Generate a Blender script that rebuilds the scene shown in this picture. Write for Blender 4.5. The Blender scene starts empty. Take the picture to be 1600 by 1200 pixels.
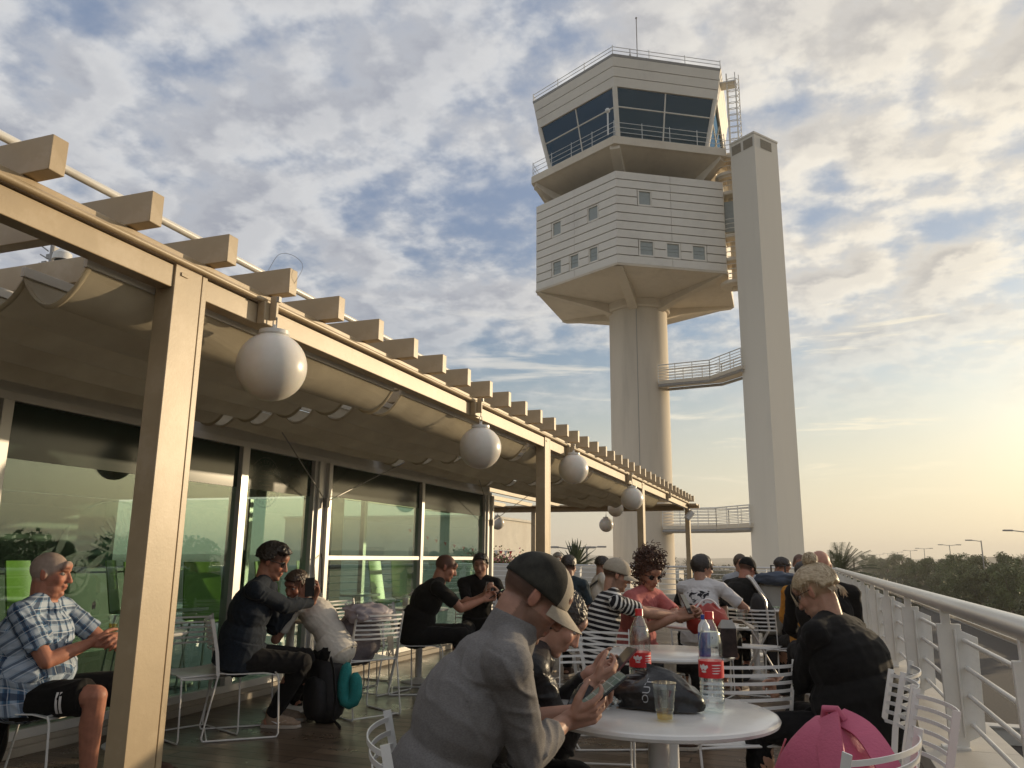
import bpy, math, random
import numpy as np
from mathutils import Vector, Matrix, Quaternion, noise
random.seed(7)
R = math.radians
scene = bpy.context.scene
COL = scene.collection
# ------------------------------------------------------------------ materials
def _mat(name):
    m = bpy.data.materials.new(name); m.use_nodes = True
    nt = m.node_tree; b = nt.nodes['Principled BSDF']
    return m, nt, b
def N(nt, t, **kw):
    n = nt.nodes.new(t)
    for k, v in kw.items():
        if k in n.inputs.keys(): n.inputs[k].default_value = v
        else: setattr(n, k, v)
    return n
def ramp(nt, fac, stops):
    r = nt.nodes.new('ShaderNodeValToRGB'); e = r.color_ramp.elements
    while len(e) < len(stops): e.new(.5)
    for i, (p, c) in enumerate(stops):
        e[i].position = p; e[i].color = (*c, 1) if len(c) == 3 else c
    nt.links.new(fac, r.inputs[0]); return r
def mat(name, col, rough=.5, metal=0, var=.12, scale=6, bump=0, bscale=60, spec=.5, stretch=None, sss=0, coat=0, dirt=None):
    """painted / cloth / stone surface: base colour with uneven tone and a fine bump"""
    m, nt, b = _mat(name); L = nt.links
    tc = N(nt, 'ShaderNodeTexCoord'); src = tc.outputs['Object']
    if stretch:
        mp = N(nt, 'ShaderNodeMapping'); mp.inputs['Scale'].default_value = stretch; L.new(src, mp.inputs[0]); src = mp.outputs[0]
    n1 = N(nt, 'ShaderNodeTexNoise', Scale=scale, Detail=6, Roughness=.6); L.new(src, n1.inputs['Vector'])
    d = tuple(max(0, c * (1 - var)) for c in col); l = tuple(min(1, c * (1 + var)) for c in col)
    r = ramp(nt, n1.outputs[0], [(.3, d), (.7, l)])
    out = r.outputs[0]
    if dirt:
        n3 = N(nt, 'ShaderNodeTexNoise', Scale=scale * .5, Detail=9, Roughness=.72); L.new(src, n3.inputs['Vector'])
        r3 = ramp(nt, n3.outputs[0], [(.5, (0, 0, 0)), (.68, (1, 1, 1))])
        mx = N(nt, 'ShaderNodeMixRGB'); mx.inputs[2].default_value = (*dirt, 1)
        ml = N(nt, 'ShaderNodeMath', operation='MULTIPLY'); ml.inputs[1].default_value = .55
        L.new(r3.outputs[0], ml.inputs[0]); L.new(ml.outputs[0], mx.inputs[0]); L.new(out, mx.inputs[1]); out = mx.outputs[0]
    L.new(out, b.inputs['Base Color'])
    b.inputs['Roughness'].default_value = rough; b.inputs['Metallic'].default_value = metal
    b.inputs['Specular IOR Level'].default_value = spec
    if coat: b.inputs['Coat Weight'].default_value = coat; b.inputs['Coat Roughness'].default_value = .12
    if sss:
        b.inputs['Subsurface Weight'].default_value = sss; b.inputs['Subsurface Radius'].default_value = (.02, .008, .004)
    if bump:
        n2 = N(nt, 'ShaderNodeTexNoise', Scale=bscale, Detail=4); L.new(src, n2.inputs['Vector'])
        bp = N(nt, 'ShaderNodeBump', Strength=bump, Distance=.01); L.new(n2.outputs[0], bp.inputs['Height']); L.new(bp.outputs[0], b.inputs['Normal'])
    return m
def glass_mat(name, tint, refl=.12, rough=0.0, fres=1.5, gcol=(.95, 1, .96)):
    m, nt, b = _mat(name); nt.nodes.remove(b); L = nt.links
    o = nt.nodes['Material Output']
    t = N(nt, 'ShaderNodeBsdfTransparent'); t.inputs[0].default_value = (*tint, 1)
    g = N(nt, 'ShaderNodeBsdfGlossy'); g.inputs['Roughness'].default_value = rough; g.inputs[0].default_value = (*gcol, 1)
    f = N(nt, 'ShaderNodeFresnel', IOR=fres); a = N(nt, 'ShaderNodeMath', operation='ADD'); a.inputs[1].default_value = refl; a.use_clamp = True
    ge = N(nt, 'ShaderNodeNewGeometry'); iv = N(nt, 'ShaderNodeMath', operation='SUBTRACT'); iv.inputs[0].default_value = 1; L.new(ge.outputs['Backfacing'], iv.inputs[1]); ml = N(nt, 'ShaderNodeMath', operation='MULTIPLY'); L.new(f.outputs[0], ml.inputs[0]); L.new(iv.outputs[0], ml.inputs[1])
    L.new(ml.outputs[0], a.inputs[0]); mx = N(nt, 'ShaderNodeMixShader'); L.new(a.outputs[0], mx.inputs[0]); L.new(t.outputs[0], mx.inputs[1]); L.new(g.outputs[0], mx.inputs[2])
    L.new(mx.outputs[0], o.inputs[0]); return m
# ------------------------------------------------------------------ mesh builder
class MB:
    def __init__(s): s.v = []; s.f = []; s.mi = []; s.m = 0
    def add(s, vs, fs):
        o = len(s.v); s.v += [tuple(map(float, p)) for p in vs]; s.f += [tuple(i + o for i in f) for f in fs]; s.mi += [s.m] * len(fs); return s
    def box(s, c, d, rot=None):
        """box by centre and full dimensions"""
        vs = [Vector((x * d[0] / 2, y * d[1] / 2, z * d[2] / 2)) for x in (-1, 1) for y in (-1, 1) for z in (-1, 1)]
        if rot: vs = [rot @ v for v in vs]
        c = Vector(c); vs = [v + c for v in vs]
        return s.add(vs, [(0, 1, 3, 2), (4, 6, 7, 5), (0, 4, 5, 1), (2, 3, 7, 6), (0, 2, 6, 4), (1, 5, 7, 3)])
    def bb(s, a, b): return s.box([(p + q) / 2 for p, q in zip(a, b)], [abs(q - p) for p, q in zip(a, b)])
    def tube(s, pts, r, n=10, closed=False, caps=True, flat=None):
        """round tube through points; r may be a list; flat=(w,h,up) gives a flat bar"""
        pts = [Vector(p) for p in pts]; k = len(pts); rs = r if isinstance(r, (list, tuple)) else [r] * k
        base = len(s.v); t0 = None; vs = []; prev = None
        for i, p in enumerate(pts):
            if closed: t = (pts[(i + 1) % k] - pts[i - 1])
            else: t = pts[min(i + 1, k - 1)] - pts[max(i - 1, 0)]
            t.normalize()
            if prev is None:
                u = (Vector(flat[2]) if flat else (Vector((0, 0, 1)) if abs(t.z) < .9 else Vector((1, 0, 0))))
            else: u = prev
            u = (u - t * u.dot(t)).normalized(); prev = u if not flat else Vector(flat[2]); w = t.cross(u)
            for j in range(n):
                if flat:
                    cx, cy = [(-1, -1), (1, -1), (1, 1), (-1, 1)][j % 4]; vs.append(p + w * cx * flat[0] / 2 + u * cy * flat[1] / 2)
                    if j == 3: break
                else:
                    a = 2 * math.pi * j / n; vs.append(p + (u * math.cos(a) + w * math.sin(a)) * rs[i])
        m = 4 if flat else n; fs = []
        for i in range(k if closed else k - 1):
            for j in range(m):
                a = i * m + j; b = i * m + (j + 1) % m; c = ((i + 1) % k) * m + (j + 1) % m; d = ((i + 1) % k) * m + j
                fs.append((a, b, c, d))
        if caps and not closed: fs.append(tuple(range(m))[::-1]); fs.append(tuple((k - 1) * m + j for j in range(m)))
        return s.add(vs, fs)
    def lathe(s, prof, n=32, c=(0, 0, 0), ax=None, sx=1, sy=1):
        """prof: (radius, height) list"""
        c = Vector(c); vs = []; q = Vector((0, 0, 1)).rotation_difference(Vector(ax)) if ax else None
        for r, h in prof:
            for j in range(n):
                a = 2 * math.pi * j / n; v = Vector((r * math.cos(a) * sx, r * math.sin(a) * sy, h))
                if q: v = q @ v
                vs.append(v + c)
        k = len(prof); fs = [(i * n + j, i * n + (j + 1) % n, (i + 1) * n + (j + 1) % n, (i + 1) * n + j) for i in range(k - 1) for j in range(n)]
        if prof[0][0] > 1e-6: fs.append(tuple(range(n))[::-1])
        if prof[-1][0] > 1e-6: fs.append(tuple((k - 1) * n + j for j in range(n)))
        return s.add(vs, fs)
    def ball(s, c, r, n=16, rot=None):
        r = (r, r, r) if not isinstance(r, (tuple, list)) else r; c = Vector(c); vs = []
        k = n // 2 + 1
        for i in range(k):
            t = math.pi * i / (k - 1)
            for j in range(n):
                a = 2 * math.pi * j / n; v = Vector((r[0] * math.sin(t) * math.cos(a), r[1] * math.sin(t) * math.sin(a), -r[2] * math.cos(t)))
                if rot: v = rot @ v
                vs.append(v + c)
        fs = [(i * n + j, i * n + (j + 1) % n, (i + 1) * n + (j + 1) % n, (i + 1) * n + j) for i in range(k - 1) for j in range(n)]
        return s.add(vs, fs)
    def prism(s, poly, z0, z1):
        n = len(poly); vs = [(x, y, z0) for x, y in poly] + [(x, y, z1) for x, y in poly]
        return s.add(vs, [tuple(range(n))[::-1], tuple(range(n, 2 * n))] + [(i, (i + 1) % n, n + (i + 1) % n, n + i) for i in range(n)])
    def solid(s, rings):
        """stack of equal-count rings of points, closed at both ends"""
        n = len(rings[0]); vs = [p for r in rings for p in r]; k = len(rings)
        fs = [(i * n + j, i * n + (j + 1) % n, (i + 1) * n + (j + 1) % n, (i + 1) * n + j) for i in range(k - 1) for j in range(n)]
        fs += [tuple(range(n))[::-1], tuple((k - 1) * n + j for j in range(n))]
        return s.add(vs, fs)
    def sheet(s, grid, th=0):
        """grid of points [i][j]; th gives thickness along normals"""
        a, b = len(grid), len(grid[0]); g = [[Vector(p) for p in r] for r in grid]
        if not th:
            return s.add([p for r in g for p in r], [(i * b + j, i * b + j + 1, (i + 1) * b + j + 1, (i + 1) * b + j) for i in range(a - 1) for j in range(b - 1)])
        top = []; bot = []
        for i in range(a):
            for j in range(b):
                du = g[min(i + 1, a - 1)][j] - g[max(i - 1, 0)][j]; dv = g[i][min(j + 1, b - 1)] - g[i][max(j - 1, 0)]
                n = du.cross(dv); n.normalize(); top.append(g[i][j] + n * th / 2); bot.append(g[i][j] - n * th / 2)
        m = a * b; fs = []
        for i in range(a - 1):
            for j in range(b - 1):
                q = (i * b + j, i * b + j + 1, (i + 1) * b + j + 1, (i + 1) * b + j); fs.append(q[::-1]); fs.append(tuple(x + m for x in q))
        for i in range(a - 1):
            for j, fl in ((0, 0), (b - 1, 1)):
                q = (i * b + j, (i + 1) * b + j, (i + 1) * b + j + m, i * b + j + m); fs.append(q if fl else q[::-1])
        for j in range(b - 1):
            for i, fl in ((0, 1), (a - 1, 0)):
                q = (i * b + j, i * b + j + 1, i * b + j + 1 + m, i * b + j + m); fs.append(q if fl else q[::-1])
        return s.add(top + bot, fs)
    def mesh(s, name, mats, smooth=True, angle=35):
        me = bpy.data.meshes.new(name); me.from_pydata(s.v, [], s.f)
        for m in (mats if isinstance(mats, (list, tuple)) else [mats]): me.materials.append(m)
        if isinstance(mats, (list, tuple)) and len(mats) > 1: me.polygons.foreach_set('material_index', s.mi)
        if smooth:
            me.polygons.foreach_set('use_smooth', [True] * len(me.polygons)); me.set_sharp_from_angle(angle=R(angle))
        me.update(); return me
    def build(s, name, mats, parent=None, bevel=0, **kw):
        o = bpy.data.objects.new(name, s.mesh(name, mats, **kw)); COL.objects.link(o)
        if parent: o.parent = parent
        if bevel:
            md = o.modifiers.new('edge', 'BEVEL'); md.width = bevel; md.segments = 2; md.limit_method = 'ANGLE'; md.angle_limit = R(40)
        return o
def tag(o, label=None, cat=None, group=None, kind=None):
    if label: o['label'] = label
    if cat: o['category'] = cat
    if group: o['group'] = group
    if kind: o['kind'] = kind
    return o
def thing(name, label, cat, loc=(0, 0, 0), rz=0, group=None):
    o = bpy.data.objects.new(name, None); COL.objects.link(o); o.location = loc; o.rotation_euler = (0, 0, rz); o.empty_display_size = .1
    return tag(o, label, cat, group)
def dup(root, loc=None, rz=None, label=None, group=None, scale=None):
    def cp(o, par):
        c = o.copy(); COL.objects.link(c)
        if par: c.parent = par; c.matrix_parent_inverse = o.matrix_parent_inverse
        for ch in kids.get(o, ()): cp(ch, c)
        return c
    kids = {}
    for o in COL.objects:
        if o.parent: kids.setdefault(o.parent, []).append(o)
    r = cp(root, None)
    if loc is not None: r.location = loc
    if rz is not None: r.rotation_euler = (0, 0, rz)
    if scale: r.scale = scale if isinstance(scale, tuple) else (scale,) * 3
    if label: r['label'] = label
    if group: r['group'] = group
    return r
def face_dir(bearing):
    """heading (degrees from +Y towards +X) -> rotation z of something built facing +Y"""
    return -R(bearing)
def arc(p0, p1, sag, n=12, axis=(0, 0, -1)):
    p0 = Vector(p0); p1 = Vector(p1); ax = Vector(axis)
    return [p0.lerp(p1, i / n) + ax * sag * 4 * (i / n) * (1 - i / n) for i in range(n + 1)]

# ------------------------------------------------------------------ camera
cd = bpy.data.cameras.new('camera'); cam = bpy.data.objects.new('camera', cd); COL.objects.link(cam)
pit, yaw, rol = R(12.28), R(20.05), R(.56)
fw = Vector((-math.sin(yaw) * math.cos(pit), math.cos(yaw) * math.cos(pit), math.sin(pit)))
rt = Vector((math.cos(yaw), math.sin(yaw), 0)); up = rt.cross(fw)
rt, up = rt * math.cos(rol) + up * math.sin(rol), -rt * math.sin(rol) + up * math.cos(rol)
mm = Matrix((rt, up, -fw)).transposed().to_4x4(); mm.translation = (0, 0, 1.29); cam.matrix_world = mm
cd.sensor_width = 36; cd.lens = 36 * 1240 / 1600; cd.clip_start = .05; cd.clip_end = 20000
scene.camera = cam
scene.view_settings.view_transform = 'Standard'; scene.view_settings.look = 'None'; scene.view_settings.exposure = .42; scene.view_settings.gamma = 1
try:
    scene.cycles.use_denoising = True; scene.cycles.max_bounces = 8; scene.cycles.transparent_max_bounces = 24; scene.cycles.sample_clamp_indirect = 6
    scene.cycles.caustics_reflective = False; scene.cycles.caustics_refractive = False
except Exception: pass
# ------------------------------------------------------------------ sun and sky
SUN_B, SUN_E = 38., 8.
sd = Vector((math.sin(R(SUN_B)) * math.cos(R(SUN_E)), math.cos(R(SUN_B)) * math.cos(R(SUN_E)), math.sin(R(SUN_E))))
sl = bpy.data.lights.new('sun', 'SUN'); sl.energy = 3.1; sl.angle = R(.6); sl.color = (1, .78, .50)
so = bpy.data.objects.new('sun', sl); COL.objects.link(so); so.rotation_mode = 'QUATERNION'; so.rotation_quaternion = sd.to_track_quat('Z', 'Y')
w = bpy.data.worlds.new('World'); scene.world = w; w.use_nodes = True; nt = w.node_tree; L = nt.links
bg = nt.nodes['Background']; bg.inputs[1].default_value = .14
sky = N(nt, 'ShaderNodeTexSky'); sky.sky_type = 'NISHITA'; sky.sun_disc = False; sky.sun_elevation = R(SUN_E); sky.sun_rotation = R(SUN_B)
sky.air_density = 1.0; sky.dust_density = 2.2; sky.ozone_density = 1.6
tc = N(nt, 'ShaderNodeTexCoord'); nrm = N(nt, 'ShaderNodeVectorMath', operation='NORMALIZE'); L.new(tc.outputs['Generated'], nrm.inputs[0])
sep = N(nt, 'ShaderNodeSeparateXYZ'); L.new(nrm.outputs[0], sep.inputs[0])
def M(op, a, b=None, clamp=False, c=None):
    n = N(nt, 'ShaderNodeMath', operation=op); n.use_clamp = clamp
    for i, q in enumerate((a, b, c)):
        if q is None: continue
        if isinstance(q, (int, float)): n.inputs[i].default_value = q
        else: L.new(q, n.inputs[i])
    return n.outputs[0]
def SS(x, lo, hi):
    n = N(nt, 'ShaderNodeMapRange'); n.interpolation_type = 'SMOOTHSTEP'; n.inputs[1].default_value = lo; n.inputs[2].default_value = hi; L.new(x, n.inputs[0]); return n.outputs[0]
def MIX(f, a, b, bt='MIX'):
    n = N(nt, 'ShaderNodeMixRGB', blend_type=bt)
    for i, q in enumerate((f, a, b)):
        if isinstance(q, (int, float)): n.inputs[i].default_value = q
        elif isinstance(q, tuple): n.inputs[i].default_value = (*q, 1)
        else: L.new(q, n.inputs[i])
    return n.outputs[0]
z = sep.outputs[2]; zz = M('MAXIMUM', z, 0.0); inv = M('DIVIDE', 1.0, M('ADD', zz, .24))
cmb = N(nt, 'ShaderNodeCombineXYZ'); L.new(M('MULTIPLY', sep.outputs[0], inv), cmb.inputs[0]); L.new(M('MULTIPLY', sep.outputs[1], inv), cmb.inputs[1])
dt = N(nt, 'ShaderNodeVectorMath', operation='DOT_PRODUCT'); L.new(nrm.outputs[0], dt.inputs[0]); dt.inputs[1].default_value = tuple(sd)
sunny = SS(dt.outputs['Value'], .42, 1.0)
def clouds(scale, off, detail=7, rough=.56, dist=0.0):
    mp = N(nt, 'ShaderNodeMapping'); mp.inputs['Location'].default_value = off; L.new(cmb.outputs[0], mp.inputs[0])
    n = N(nt, 'ShaderNodeTexNoise', Scale=scale, Detail=detail, Roughness=rough, Distortion=dist); L.new(mp.outputs[0], n.inputs['Vector']); return n.outputs[0]
OFF = (3.1, 1.7, 0)
so_ = (OFF[0] + sd.x * .05, OFF[1] + sd.y * .05, 0)
c1 = clouds(2.9, OFF); big = clouds(.8, (7.3, 2.2, 0), 3, .5, 0); puff = clouds(8.0, (1, 5, 0), 7, .56, .0); puffs = clouds(8.0, (1 + sd.x * .035, 5 + sd.y * .035, 0), 7, .56, .0); c1s = clouds(2.9, so_)
dens = M('ADD', M('ADD', M('MULTIPLY', c1, .48), M('MULTIPLY', big, .36)), M('MULTIPLY', puff, .40))
cov = SS(dens, .49, .66)
elc = SS(z, .10, .34)                                           # clouds thin out near the horizon
cov = M('MULTIPLY', cov, elc)
# a lower, streaky deck near the horizon
mp = N(nt, 'ShaderNodeMapping'); mp.inputs['Scale'].default_value = (1, 1, 9); L.new(nrm.outputs[0], mp.inputs[0])
st = N(nt, 'ShaderNodeTexNoise', Scale=5, Detail=8, Roughness=.6, Distortion=.4); L.new(mp.outputs[0], st.inputs['Vector'])
cov2 = M('MULTIPLY', SS(st.outputs[0], .56, .70), M('MULTIPLY', SS(z, .04, .12), M('SUBTRACT', 1.0, SS(z, .26, .36))))
lit = SS(M('ADD', M('SUBTRACT', c1, c1s), M('MULTIPLY', M('SUBTRACT', puff, puffs), .8)), -.085, .10)
edge = M('SUBTRACT', 1.0, SS(dens, .59, .70))
lit = M('ADD', M('MULTIPLY', lit, .62), M('MULTIPLY', edge, .48), True)
lowc = M('SUBTRACT', 1.0, SS(z, .12, .45))
cdark = MIX(sunny, (2.1, 2.2, 2.5), (3.3, 3.05, 2.7)); clit = MIX(sunny, (4.0, 4.0, 4.0), (6.2, 5.6, 4.5))
ccol = MIX(lit, cdark, clit)
base = MIX(1.0, sky.outputs[0], (.62, .72, .84), 'MULTIPLY')
warmh = M('MULTIPLY', M('SUBTRACT', 1.0, SS(z, 0.0, .30)), 1.0)
hz = MIX(sunny, (4.0, 3.8, 3.2), (5.7, 4.95, 3.6))
base = MIX(M('MULTIPLY', warmh, .80), base, hz)
blue = MIX(sunny, (1.35, 1.75, 2.55), (2.4, 2.7, 3.2))
base = MIX(M('MULTIPLY', SS(z, .16, .45), .75), base, blue)
col = MIX(M('MULTIPLY', cov, .92), base, ccol)
col = MIX(M('MULTIPLY', cov2, .6), col, MIX(sunny, (4.2, 4.1, 3.9), (7.2, 6.3, 4.4)))
L.new(col, bg.inputs[0])
# ------------------------------------------------------------------ shared materials
M_TAN = mat('tan_paint', (.42, .32, .195), .42, var=.09, scale=4, bump=.05, bscale=90, dirt=(.54, .45, .33))
M_TAN2 = mat('tan_paint_end', (.47, .35, .22), .45, var=.05)
M_WMET = mat('white_metal', (.70, .69, .66), .32, var=.06, scale=9, bump=.03, bscale=90, dirt=(.5, .46, .4))
M_CHAIR = mat('white_powder_coat', (.72, .71, .68), .35, var=.05)
M_RAIL = mat('white_rail_paint', (.76, .74, .69), .33, var=.10, scale=4, bump=.06, bscale=40, dirt=(.42, .38, .32))
M_STEEL = mat('brushed_rail', (.62, .60, .57), .28, metal=.35, var=.12, scale=3, stretch=(12, 1, 12), dirt=(.40, .37, .33))
M_CONC = mat('tower_concrete', (.64, .565, .46), .8, var=.14, scale=1.1, bump=.25, bscale=8, stretch=(1, 1, .12), dirt=(.42, .36, .29))
M_SOFF = mat('tower_soffit', (.70, .62, .50), .85, var=.14, scale=.5, bump=.2, bscale=6, dirt=(.36, .30, .23))
M_PANEL = mat('tower_cladding', (.73, .68, .59), .45, var=.05, scale=.8, dirt=(.52, .48, .42))
M_SHAFT = mat('shaft_render', (.71, .66, .57), .7, var=.06, scale=.6, stretch=(1, 1, .1), dirt=(.60, .55, .46), bump=.06, bscale=12)
M_DARK = mat('dark_joint', (.035, .035, .035), .7)
M_GREYMET = mat('grey_metal', (.30, .29, .28), .45, metal=.3)
M_CLOTH = None
M_GLOBE = mat('opal_globe', (.78, .74, .67), .3, var=.05, sss=.15, scale=4, dirt=(.60, .54, .45))
M_ALU = mat('window_aluminium', (.62, .61, .58), .38, metal=.25, var=.05)
M_BLACK = mat('black_rubber', (.02, .02, .02), .6)

# ------------------------------------------------------------------ setting: ground, terrace
m, nt, b = _mat('deck_tiles'); L = nt.links
tc = N(nt, 'ShaderNodeTexCoord'); mp = N(nt, 'ShaderNodeMapping'); mp.inputs['Rotation'].default_value = (0, 0, R(0)); L.new(tc.outputs['Object'], mp.inputs[0])
br = N(nt, 'ShaderNodeTexBrick'); br.inputs['Scale'].default_value = 1; br.inputs['Brick Width'].default_value = 1.6; br.inputs['Row Height'].default_value = .14
br.inputs['Mortar Size'].default_value = .007; br.inputs['Color1'].default_value = (.075, .052, .036, 1); br.inputs['Color2'].default_value = (.15, .112, .08, 1); br.inputs['Mortar'].default_value = (.02, .016, .012, 1)
L.new(mp.outputs[0], br.inputs[0])
mp2 = N(nt, 'ShaderNodeMapping'); mp2.inputs['Scale'].default_value = (1.2, 22, 1); L.new(tc.outputs['Object'], mp2.inputs[0])
gr = N(nt, 'ShaderNodeTexNoise', Scale=2.2, Detail=8, Roughness=.65); L.new(mp2.outputs[0], gr.inputs['Vector'])
gr2 = N(nt, 'ShaderNodeTexNoise', Scale=1.4, Detail=6, Roughness=.7); L.new(tc.outputs['Object'], gr2.inputs['Vector'])
rg = ramp(nt, gr.outputs[0], [(.3, (.6, .6, .6)), (.7, (1.25, 1.2, 1.15))])
mx = N(nt, 'ShaderNodeMixRGB', blend_type='MULTIPLY'); mx.inputs[0].default_value = 1; L.new(br.outputs[0], mx.inputs[1]); L.new(rg.outputs[0], mx.inputs[2]); L.new(mx.outputs[0], b.inputs['Base Color'])
rr = ramp(nt, gr2.outputs[0], [(.3, (.20,) * 3), (.7, (.45,) * 3)]); L.new(rr.outputs[0], b.inputs['Roughness'])
bp = N(nt, 'ShaderNodeBump', Strength=.5, Distance=.004); L.new(br.outputs['Fac'], bp.inputs['Height']); bp.invert = True
bp2 = N(nt, 'ShaderNodeBump', Strength=.12, Distance=.004); L.new(gr.outputs[0], bp2.inputs['Height']); L.new(bp.outputs[0], bp2.inputs['Normal']); L.new(bp2.outputs[0], b.inputs['Normal'])
M_DECK = m
TER_Y = 27.2
f = MB(); f.bb((-16, -4, -.5), (.62, TER_Y + .5, 0)); tag(f.build('terrace_floor', M_DECK, smooth=False), kind='structure')
M_STONE = mat('parapet_stone', (.50, .455, .38), .5, var=.14, scale=3, bump=.12, bscale=30, dirt=(.36, .32, .26))
f = MB()
y = -4
while y < TER_Y + .3: f.bb((.62, y, -.55), (1.16, min(y + .997, TER_Y + .5), .13)); y += 1.0
f.build('parapet_kerb', M_STONE, bevel=.004, smooth=False)
tag(bpy.data.objects['parapet_kerb'], kind='structure')
f = MB()
x = -16
while x < .6: f.bb((x, TER_Y - .05, 0), (min(x + .997, .617), TER_Y + .5, .13)); x += 1
tag(f.build('kerb', M_STONE, bevel=.004, smooth=False), kind='structure')
# ground: one sheet to the horizon
m, nt, b = _mat('dry_ground'); L = nt.links
tc = N(nt, 'ShaderNodeTexCoord'); n1 = N(nt, 'ShaderNodeTexNoise', Scale=.012, Detail=9, Roughness=.62); L.new(tc.outputs['Object'], n1.inputs['Vector'])
n2 = N(nt, 'ShaderNodeTexNoise', Scale=3.5, Detail=8, Roughness=.8); L.new(tc.outputs['Object'], n2.inputs['Vector'])
r1 = ramp(nt, n1.outputs[0], [(.38, (.055, .045, .03)), (.5, (.10, .08, .055)), (.62, (.17, .135, .09))])
r2 = ramp(nt, n2.outputs[0], [(.35, (.45, .45, .45)), (.65, (1.35, 1.3, 1.25))])
mx = N(nt, 'ShaderNodeMixRGB', blend_type='MULTIPLY'); mx.inputs[0].default_value = 1; L.new(r1.outputs[0], mx.inputs[1]); L.new(r2.outputs[0], mx.inputs[2]); L.new(mx.outputs[0], b.inputs['Base Color']); b.inputs['Roughness'].default_value = .95
bp = N(nt, 'ShaderNodeBump', Strength=.5, Distance=.05); L.new(n2.outputs[0], bp.inputs['Height']); L.new(bp.outputs[0], b.inputs['Normal'])
G = -4.5
f = MB(); S = 3000; f.add([(-S, -S, G), (S, -S, G), (S, S, G), (-S, S, G)], [(0, 1, 2, 3)]); tag(f.build('ground', m, smooth=False), kind='structure')
M_GRAV = mat('lava_gravel', (.042, .036, .032), .95, var=.5, scale=14, bump=.9, bscale=26)
f = MB(); f.prism([(1.3, -10), (13.5, -10), (13.5, 260), (1.3, 260)], G + .032, G + .06); tag(f.build('gravel_bed', M_GRAV, smooth=False), kind='structure')
M_ASPH = mat('asphalt', (.06, .058, .055), .9, var=.15, scale=2, bump=.2)
def road_x(y): return 28 + (y - 60) * .045
f = MB(); g = [[(road_x(y) - 5 + q, y, G + .012) for q in (0, 9)] for y in range(-40, 900, 20)]; f.sheet(g); tag(f.build('road', M_ASPH, smooth=False), kind='structure')
f = MB()
for y in range(-40, 400, 9): f.add([(road_x(y) - .57, y, G + .02), (road_x(y) - .43, y, G + .02), (road_x(y + 4) - .43, y + 4, G + .02), (road_x(y + 4) - .57, y + 4, G + .02)], [(0, 1, 2, 3)])
M_LINE = mat('road_paint', (.7, .7, .66), .7); tag(f.build('road_markings', M_LINE, smooth=False), kind='structure')
M_BOUNCE = mat('bounce_apron', (.42, .38, .31), .85, var=.12, scale=.3, bump=.15, bscale=10)
f = MB(); f.prism([(-60, 29), (8, 29), (8, 95), (-60, 95)], G + .006, G + .03); tag(f.build('bounce_slab', M_BOUNCE, smooth=False), kind='structure')  # pale slab added around the tower to bounce light up onto its soffit
# distant hills: low ridges far away
M_HILL = mat('hill_scrub', (.085, .075, .05), .95, var=.4, scale=.02)
def ridge(y0, x0, x1, h, seed, dep=260):
    g = []
    for j in range(9):
        t = j / 8; row = []
        for i in range(121):
            x = x0 + (x1 - x0) * i / 120
            e = min(1, i / 12, (120 - i) / 12)
            n = noise.fractal(Vector((x / (h * 22), seed, t * .8)), .9, 2, 5) * .5 + .75
            row.append((x, y0 + dep * t, G - .5 + h * e * max(.05, n) * math.sin(math.pi * min(1, t * .5 + .02)) ** .8))
        g.append(row)
    return g
f = MB(); f.sheet(ridge(620, 60, 900, 11, 3.3)); f.sheet(ridge(1500, -1500, 1700, 12, 8.1, 500)); f.sheet(ridge(900, -1200, -150, 8, 5.2)); tag(f.build('hills', M_HILL), kind='structure')

# ------------------------------------------------------------------ low white retaining wall beyond the gravel
M_WWALL = mat('white_render', (.60, .57, .51), .8, var=.10, scale=1.3, bump=.1, bscale=25, dirt=(.40, .36, .30))
f = MB(); f.bb((13.6, -8, G), (13.9, 260, G + .5)); f.bb((13.52, -8, G + .5), (13.98, 260, G + .58))
tag(f.build('garden_wall', M_WWALL, bevel=.01, smooth=False), 'low white garden wall edging the dark gravel beyond the terrace', 'wall')

f = MB(); f.bb((4.6, 31.0, G + .06), (9.0, 31.5, G + .55)); f.bb((4.55, 30.95, G + .55), (9.05, 31.55, G + .62)); tag(f.build('low_wall', M_WWALL, bevel=.01, smooth=False), 'short white wall crossing the dark gravel below the railing', 'wall')
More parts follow.
